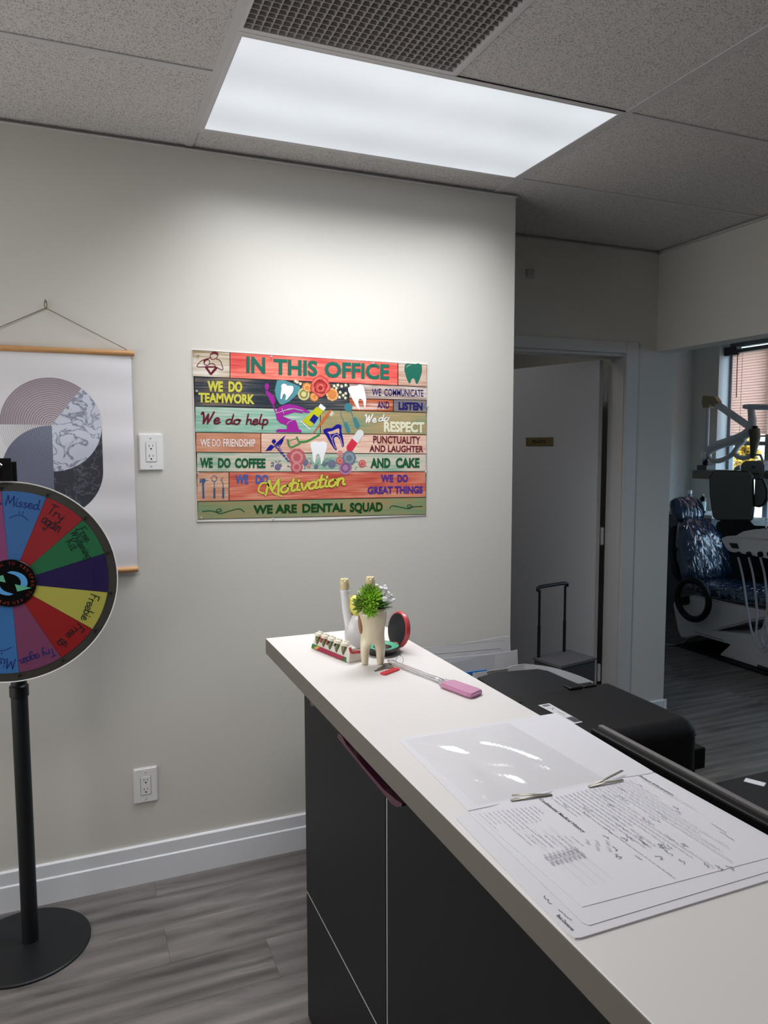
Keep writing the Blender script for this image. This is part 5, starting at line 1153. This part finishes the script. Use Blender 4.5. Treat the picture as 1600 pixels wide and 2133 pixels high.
for k in range(900):
    p = Vector((random.gauss(0, .1), random.gauss(0, .075), random.gauss(0, .20)))
    c = Vector((10.3, 9.2, 1.35))+p; u1 = Vector((random.uniform(-1, 1), random.uniform(-1, 1), random.uniform(-1, 1))).normalized()*.05; u2 = u1.orthogonal().normalized()*.035
    bm.faces.new([bm.verts.new(c+u1), bm.verts.new(c+u2), bm.verts.new(c-u1), bm.verts.new(c-u2)])
obj('foliage', bm, mat('leaf_yellow', (196, 150, 36), .7, var=.2, bscale=3), tr_, kind='stuff')

# ------------------------------------------------------------------ dental chair
def loft(bm, st, n=20, e=3.2):
    """stations (centre, half-width vector, half-thickness vector), rounded section"""
    rings = []
    for c, wv_, tv in st:
        c, wv_, tv = Vector(c), Vector(wv_), Vector(tv); r = []
        for k in range(n):
            a = 2*PI*k/n; ca, sa = cos(a), sin(a)
            r.append(bm.verts.new(c+wv_*(abs(ca)**(2/e)*(1 if ca > 0 else -1))+tv*(abs(sa)**(2/e)*(1 if sa > 0 else -1))))
        rings.append(r)
    for A, Bq in zip(rings, rings[1:]):
        for k in range(n): bm.faces.new((A[k], A[(k+1) % n], Bq[(k+1) % n], Bq[k]))
    bm.faces.new(rings[0][::-1]); bm.faces.new(rings[-1]); bmesh.ops.recalc_face_normals(bm, faces=bm.faces)
    return bm
UPH = mat('upholstery_navy', (22, 28, 38), .4)
FILM = mat('barrier_film', (26, 52, 82), .2, coat=.8, spec=.8); nt, b = nodes(FILM); L = nt.links.new
tc = add(nt, 'ShaderNodeTexCoord'); mp = add(nt, 'ShaderNodeMapping'); mp.inputs['Scale'].default_value = (9, 6, 2.4); mp.inputs['Rotation'].default_value = (.3, .5, .2); n = add(nt, 'ShaderNodeTexNoise'); n.inputs['Scale'].default_value = 2.6; n.inputs['Detail'].default_value = 4; n.inputs['Distortion'].default_value = .9
n.noise_type = 'RIDGED_MULTIFRACTAL'
L(tc.outputs['Object'], mp.inputs[0]); L(mp.outputs[0], n.inputs[0]); bp = add(nt, 'ShaderNodeBump'); bp.inputs['Strength'].default_value = 1; bp.inputs['Distance'].default_value = .028; L(n.outputs['Fac'], bp.inputs['Height']); L(bp.outputs[0], b.inputs['Normal']); L(bp.outputs[0], b.inputs['Coat Normal'])
dc = thing('dental_chair', 'dark blue dental chair wrapped in shiny clear plastic film', 'dental chair', (4.6, 4.0, 0))
XC = 4.6; wx_ = lambda w_: (w_, 0, 0)
def station(y, z, hw, th, tilt): t = Vector((0, -cos(tilt), sin(tilt))); return ((XC, y, z), wx_(hw), t*th)
tl_ = math.radians(24)
bm = loft(B(), [station(4.40, .50, .20, .05, tl_), station(4.40, .52, .245, .085, tl_), station(4.44, .62, .262, .095, tl_), station(4.50, .76, .250, .085, tl_), station(4.55, .88, .205, .07, tl_), station(4.59, .95, .15, .055, tl_), station(4.60, .975, .09, .03, tl_)], 28, 2.7)
for v_ in bm.verts: v_.co += Vector((noise.noise(v_.co*7), noise.noise(v_.co*7+Vector((9, 0, 0))), noise.noise(v_.co*7+Vector((0, 9, 0)))))*.012
o = obj('backrest', bm, FILM, dc, smooth=True); m_ = o.modifiers.new('s', 'SUBSURF'); m_.levels = m_.render_levels = 2
bm = loft(B(), [station(4.50, .48, .20, .03, tl_), station(4.53, .55, .255, .04, tl_), station(4.60, .78, .250, .04, tl_), station(4.66, .90, .18, .035, tl_), station(4.67, .93, .10, .02, tl_)], 24, 3)
obj('back_shell', bm, UPH, dc, smooth=True)
bm = loft(B(), [station(4.62, .95, .12, .04, .2), station(4.63, .98, .155, .06, .2), station(4.66, 1.06, .165, .07, .2), station(4.69, 1.12, .145, .06, .2), station(4.70, 1.150, .08, .03, .2)], 24, 2.6)
for v_ in bm.verts: v_.co += Vector((noise.noise(v_.co*9), noise.noise(v_.co*9+Vector((9, 0, 0))), 0))*.01
o = obj('headrest', bm, FILM, dc, smooth=True); m_ = o.modifiers.new('s', 'SUBSURF'); m_.levels = m_.render_levels = 2
obj('headrest_bar', bx(4.56, 4.64, 4.66, 4.68, .88, 1.02, .004), BLACKM, dc)
def seatst(y, z, hw, th): return ((XC, y, z), wx_(hw), (0, 0, th))
bm = loft(B(), [seatst(4.46, .49, .17, .03), seatst(4.44, .485, .235, .055), seatst(4.2, .46, .26, .065), seatst(3.8, .49, .25, .06), seatst(3.4, .52, .22, .055), seatst(2.9, .47, .19, .045), seatst(2.84, .46, .12, .02)], 24, 2.8)
for v_ in bm.verts: v_.co += Vector((0, noise.noise(v_.co*7), noise.noise(v_.co*8)))*.010
o = obj('seat', bm, FILM, dc, smooth=True); m_ = o.modifiers.new('s', 'SUBSURF'); m_.levels = m_.render_levels = 2
IVO = mat('chair_ivory', (206, 204, 206), .4)
YZ = lambda x: ((x, 0, 0), (0, 1, 0), (0, 0, 1), (1, 0, 0))
bm = prism(B(), [(4.50, .10), (4.46, .045), (4.40, .06), (3.82, .32), (3.62, .40), (3.66, .42), (4.30, .415), (4.52, .37), (4.56, .30)], .44, YZ(4.38)); bevel_all(bm, .012, 3); obj('seat_housing', bm, IVO, dc, smooth='auto')
bm = prism(B(), [(4.34, .152), (4.34, .118), (3.96, .120), (4.06, .018), (3.0, .018), (3.0, .33), (3.70, .30), (3.80, .235)], .42, YZ(4.36)); bevel_all(bm, .008, 2); obj('lift_column', bm, IVO, dc, smooth='auto')
obj('base_plate', bx(4.30, 4.90, 2.9, 4.43, 0, .016, .005), BLACKP, dc)
obj('seam_line', bx(4.3585, 4.3598, 4.02, 4.30, .136, .139), mat('seam_dark', (60, 60, 66), .6), dc)
obj('vent_slot', bx(4.3585, 4.3598, 3.62, 3.72, .020, .04), mat('seam_dark', (60, 60, 66), .6), dc)
for sx_ in (4.30, 4.92):
    obj('armrest', tube(B(), [Vector((sx_, 4.27+.155*cos(a)*1.0, .40+.150*sin(a))) for a in [2*PI*i/40 for i in range(40)]], .024, 12, closed=True), BLACKP, dc, smooth=True)
    obj('armrest_pivot', lathe(B(), [(.035, -.06), (.035, .06)], (sx_+(.06 if sx_ < 4.6 else -.06), 4.41, .36), 16, axis=(1, 0, 0)), BLACKP, dc)
obj('grey_cable', tube(B(), catmull([at(1384, 1341, 2, .01), at(1398, 1343, 2, .01), at(1420, 1340, 2, .01), at(1440, 1326, 2, .02), at(1458, 1322, 2, .04)], 5), .006, 6), mat('cable_grey', (170, 172, 180), .5), dc, smooth=True)

# ------------------------------------------------------------------ delivery unit with hoses
du = thing('delivery_unit', 'ivory dental delivery tray with hanging instrument hoses beside the chair', 'dental unit', (4.2, 3.4, 0))
g = lambda x, y, X=4.1: at(x, y, 0, X)
def yzp(pts, X=4.1): return [(g(x, y, X).y, g(x, y, X).z) for x, y in pts]
bm = prism(B(), yzp([(1500, 1122), (1512, 1117), (1640, 1130), (1640, 1172), (1560, 1156), (1518, 1149), (1510, 1140)]), .26, YZ(4.1)); bevel_all(bm, .008, 2); obj('tray_body', bm, IVO, du, smooth='auto')
bm = prism(B(), yzp([(1502, 1120), (1528, 1117), (1545, 1107), (1568, 1103), (1645, 1106), (1645, 1128), (1560, 1122)]), .24, YZ(4.11)); bevel_all(bm, .006, 2); obj('tray_top', bm, IVO, du, smooth='auto')
bm = prism(B(), yzp([(1519, 1131), (1536, 1132), (1540, 1143), (1526, 1142)], 4.0995), .004, YZ(4.0965)); obj('handle_recess', bm, mat('recess_black', (12, 12, 14), .5), du)
bm = bx(4.14, 4.32, 3.36, 3.56, 1.013, 1.019, M=rotabout((4.2, 3.4, 1.015), .1, 'Z')); obj('tray_pad', bm, mat('pad_violet', (96, 92, 140), .4), du)
HOSE = mat('hose_grey', (168, 172, 180), .5)
for k, (x, bt) in enumerate(((1540, (1583, 1350)), (1562, (1590, 1358)), (1586, (1600, 1348)), (1606, (1618, 1350)))):
    t0, t1 = g(x, 1158), g(*bt); y_ = t0.y
    obj('hose_clip', lathe(B(), [(.016, -.014), (.018, 0), (.016, .012)], t0+Vector((-.01, 0, .012)), 12, axis=(-.5, 0, 1)), BLACKP, du, smooth='auto')
    pts = catmull([t0+Vector((-.012, 0, 0)), g(x+8, 1205), g(x+18-k*3, 1275), g(bt[0]-14, 1325), t1, g(bt[0]+14, 1338), g(bt[0]+14, 1290), g(bt[0]+8, 1240)+Vector((.05, 0, 0)), g(bt[0]+5, 1170)+Vector((.09, 0, 0))], 6)
    obj('hose', tube(B(), pts, .007, 8), HOSE, du, smooth=True)
bm = tube(B(), [(4.23, 3.2, .84), (4.23, 2.7, .82)], .03, 12); tube(bm, [(4.23, 2.7, .86), (4.23, 2.7, .02)], .03, 12); obj('support_arm', bm, IVO, du, smooth='auto')
obj('foot', lathe(B(), [(.16, 0), (.16, .012), (.05, .03)], (4.23, 2.7, 0), 24), IVO, du)
q = g(1596, 1100, 4.16); bm = lathe(B(), [(.008, 0), (.005, .02), (.004, .05), (.006, .075)], Vector((q.x, q.y, 1.0125)), 10); obj('instrument', bm, CHROME, du, smooth=True)

# ------------------------------------------------------------------ overhead light on its arm
X_ = 5.2
q0, q1 = at(1460, 979, 0, X_), at(1460, 996, 0, X_)
sf = thing('wall_shelf', 'beige wall shelf beside the window carrying the white light post', 'shelf', (5.35, 5.0, q1.z))
obj('board', bx(5.10, 5.499, 4.70, q0.y, q1.z, q0.z, .004), mat('shelf_beige', (128, 124, 112), .6), sf)
ol = thing('dental_light', 'white articulated operatory light whose post stands on the wall shelf', 'dental light', (X_, at(1473, 900, 0, X_).y, q0.z+.001))
PY = at(1473, 900, 0, X_).y; SZ = q0.z
e_ = lambda x, y, X=X_: at(x, y, 0, X)
WP = mat('unit_white', (196, 200, 206), .4); BE = mat('joint_beige', (150, 134, 104), .5); GD = mat('unit_grey', (128, 132, 132), .5)
JZ = e_(1472, 850).z
obj('post', tube(B(), [(X_, PY, SZ+.10), (X_, PY, JZ+.02)], .019, 14), WP, ol, smooth='auto')
obj('swivel_base', bx(X_-.05, X_+.05, PY-.055, PY+.055, SZ+.001, SZ+.045, .004), mat('unit_grey2', (92, 90, 84), .4), ol)
obj('swivel_neck', lathe(B(), [(.028, SZ+.045), (.028, SZ+.075), (.02, SZ+.08), (.02, SZ+.10)], (X_, PY, 0), 16), BLACKM, ol, smooth='auto')
obj('swivel_collar', lathe(B(), [(.042, SZ+.10), (.044, SZ+.11), (.044, SZ+.165), (.04, SZ+.17)], (X_, PY, 0), 20), CHROME, ol, smooth='auto')
obj('elbow_joint', bx(X_-.035, X_+.035, PY-.04, PY+.035, JZ, JZ+.10, .008), BE, ol)
bm = prism(B(), yzp([(1468, 824), (1492, 826), (1500, 838), (1492, 848), (1478, 838), (1466, 842)], X_), .06, YZ(X_-.03)); bevel_all(bm, .005, 2); obj('elbow_cover', bm, BE, ol)
a, c = e_(1492, 841), e_(1560, 888); bm = tube(B(), [a, c], .032, 4); bevel_all(bm, .006, 2); obj('spring_arm', bm, WP, ol)
obj('drop_joint', tube(B(), [e_(1573, 887), e_(1572, 895)], .024, 12), BLACKM, ol)
bm = tube(B(), [e_(1571, 894), e_(1573, 912), e_(1568, 955)], [.045, .042, .018], 14); obj('drop_arm', bm, mat('joint_olive', (84, 80, 66), .5), ol, smooth='auto')
bm = tube(B(), catmull([e_(1468, 962), e_(1475, 942), e_(1495, 928), e_(1530, 916), e_(1556, 903), e_(1567, 885), e_(1565, 853)], 5), [.022+.018*min(1, i/8)-.012*max(0, (i-22)/8) for i in range(31)], 14); obj('curved_arm', bm, WP, ol, smooth=True)
bm = tube(B(), [e_(1550, 847), e_(1560, 847.3), e_(1645, 850)], [.018, .024, .024], 14); obj('cross_bar', bm, WP, ol, smooth='auto')
bm = tube(B(), catmull([e_(1478, 946), e_(1482, 957), e_(1496, 960), e_(1512, 955), e_(1528, 944), e_(1540, 925), e_(1550, 915)], 5), [.012]*6+[.022]*19+[.03]*6, 12); obj('handle_loop', bm, WP, ol, smooth=True)
bm = tube(B(), catmull([e_(1528, 945), e_(1542, 953), e_(1555, 953), e_(1565, 948)], 5), .020, 12); obj('handle_loop', bm, WP, ol, smooth=True)
bm = tube(B(), [e_(1556, 947.5), e_(1584, 947.5), e_(1600, 985)], .010, 6); obj('yoke', bm, GD, ol)
bm = prism(B(), yzp([(1543, 968), (1550, 960), (1586, 959), (1592, 966), (1592, 990), (1587, 998), (1548, 997), (1543, 988)], X_-.05), .12, YZ(X_-.06)); bevel_all(bm, .012, 3); obj('lamp_head', bm, GD, ol, smooth='auto')
bm = prism(B(), yzp([(1555, 985), (1580, 985), (1580, 988), (1555, 988)], X_-.062), .003, YZ(X_-.064)); obj('head_groove', bm, mat('groove_dark', (70, 74, 74), .5), ol)
bm = prism(B(), yzp([(1566, 970), (1573, 970), (1573, 976), (1566, 976)], X_-.062), .003, YZ(X_-.064)); obj('head_badge', bm, mat('groove_dark', (70, 74, 74), .5), ol)
bm = tube(B(), catmull([e_(1542, 974), e_(1533, 977), e_(1530, 985), e_(1535, 989)], 4), [.025, .022, .02, .017, .014, .012, .01, .009, .008, .007, .006, .006, .006], 10); obj('head_grip', bm, WP, ol, smooth=True)
bm = prism(B(), yzp([(1588, 978), (1645, 985), (1645, 1003), (1588, 996)], X_), .05, YZ(X_-.025)); obj('head_mount', bm, GD, ol)

# rounded grey panel unit with black rim, on a dark cabinet
up = thing('equipment_stand', 'tall grey rounded panel with black rim on a dark cabinet behind the chair', 'equipment', (5.1, 4.65, 0))
XP_ = 5.0; PG = mat('panel_greygreen', (104, 106, 100), .55); RIM = mat('rim_black', (8, 8, 9), .4)
O1 = yzp([(1487, 979), (1556, 981), (1566, 990), (1568, 1060), (1565, 1084), (1492, 1084), (1483, 1076), (1477, 1030), (1476, 994)], XP_)
bm = prism(B(), O1, .03, YZ(XP_)); bevel_all(bm, .008, 2); obj('panel_rim', bm, RIM, up, smooth='auto')
O2 = yzp([(1489, 981), (1560, 983), (1566, 992), (1568, 1056), (1563, 1082), (1494, 1082), (1485, 1074), (1480, 1030), (1478.5, 996)], XP_-.004); bm = prism(B(), O2, .004, YZ(XP_-.0045)); obj('panel_face', bm, PG, up)
O3 = yzp([(1572, 996), (1588, 998), (1597, 1022), (1597, 1038), (1590, 1052), (1578, 1057), (1568, 1055)], XP_+.02); bm = prism(B(), O3, .02, YZ(XP_+.031)); obj('round_paddle_rim', bm, RIM, up)
O4 = yzp([(1572, 998), (1586, 1000), (1593.5, 1022), (1593.5, 1037), (1587, 1050), (1577, 1054), (1569, 1052)], XP_+.02); bm = prism(B(), O4, .004, YZ(XP_+.0265)); obj('round_paddle', bm, PG, up)
bm = prism(B(), yzp([(1490, 1100), (1494, 1088), (1506, 1081), (1550, 1081), (1562, 1085), (1572, 1095), (1640, 1097), (1640, 1130), (1490, 1130)], XP_), .30, YZ(XP_)); obj('cabinet_top', bm, mat('cabinet_black', (16, 17, 22), .5), up)
bm = bx(XP_+.02, XP_+.3, 3.9, 4.82, 0, .78, .01); obj('cabinet', bm, mat('cabinet_black', (16, 17, 22), .5), up)

# side worktop with bottles
ct = thing('side_worktop', 'narrow pale worktop in the operatory corner behind the chair', 'worktop', (5.3, 5.3, 0))
obj('top', bx(5.12, 5.499, 4.90, 5.549, .925, .955, .003), mat('worktop_pale', (196, 198, 200), .4), ct); obj('cabinet', bx(5.14, 5.499, 4.92, 5.549, 0, .925), mat('cabinet_grey', (96, 98, 104), .5), ct)
bc = Vector((5.26, 5.30, .9555)); b1 = thing('clear_bottle', 'clear plastic bottle with white cap on the worktop behind the headrest', 'bottle', bc)
obj('body', lathe(B(), [(.040, 0), (.043, .004), (.043, .10), (.038, .122), (.016, .150), (.015, .165)], bc, 24), mat('bottle_clear', (170, 190, 206), .15, trans=.6), b1, smooth='auto')
obj('cap', lathe(B(), [(.019, .165), (.019, .195), (.017, .198)], bc, 18), WHITE, b1, smooth='auto')
bc = Vector((5.26, 5.145, .9555)); b2 = thing('brown_bottle', 'dark bottle with pale label on the worktop beside the grey panel', 'bottle', bc)
obj('body', lathe(B(), [(.029, 0), (.031, .003), (.031, .115), (.026, .135), (.013, .148), (.013, .155)], bc, 24), mat('bottle_dark', (30, 16, 18), .2), b2, smooth='auto')
obj('cap', lathe(B(), [(.012, .155), (.012, .170), (.009, .172)], bc, 14), mat('cap_pale', (190, 190, 194), .4), b2, smooth='auto')
bm = B(); ring = [(bc+Vector((.0315*cos(a), .0315*sin(a), .02)), bc+Vector((.0315*cos(a), .0315*sin(a), .105))) for a in [math.radians(q) for q in range(215, 305, 8)]]; rv = [(bm.verts.new(a), bm.verts.new(c)) for a, c in ring]
for a, c in zip(rv, rv[1:]): bm.faces.new((a[0], c[0], c[1], a[1]))
obj('label_paper', bm, mat('label_pale', (200, 214, 206), .5), b2)
# ceiling camera in the operatory
kc = at(1447, 719, 1, 5.53); cm = thing('security_camera', 'tiny white corner camera with black lens near the operatory ceiling', 'camera', (kc.x, 5.549, kc.z))
obj('housing', bx(kc.x-.04, kc.x+.035, 5.50, 5.5495, kc.z-.03, kc.z+.03, .008), WHITE, cm); obj('lens', bx(kc.x-.02, kc.x+.03, 5.492, 5.4995, kc.z-.012, kc.z+.022, .003), BLACKM, cm)
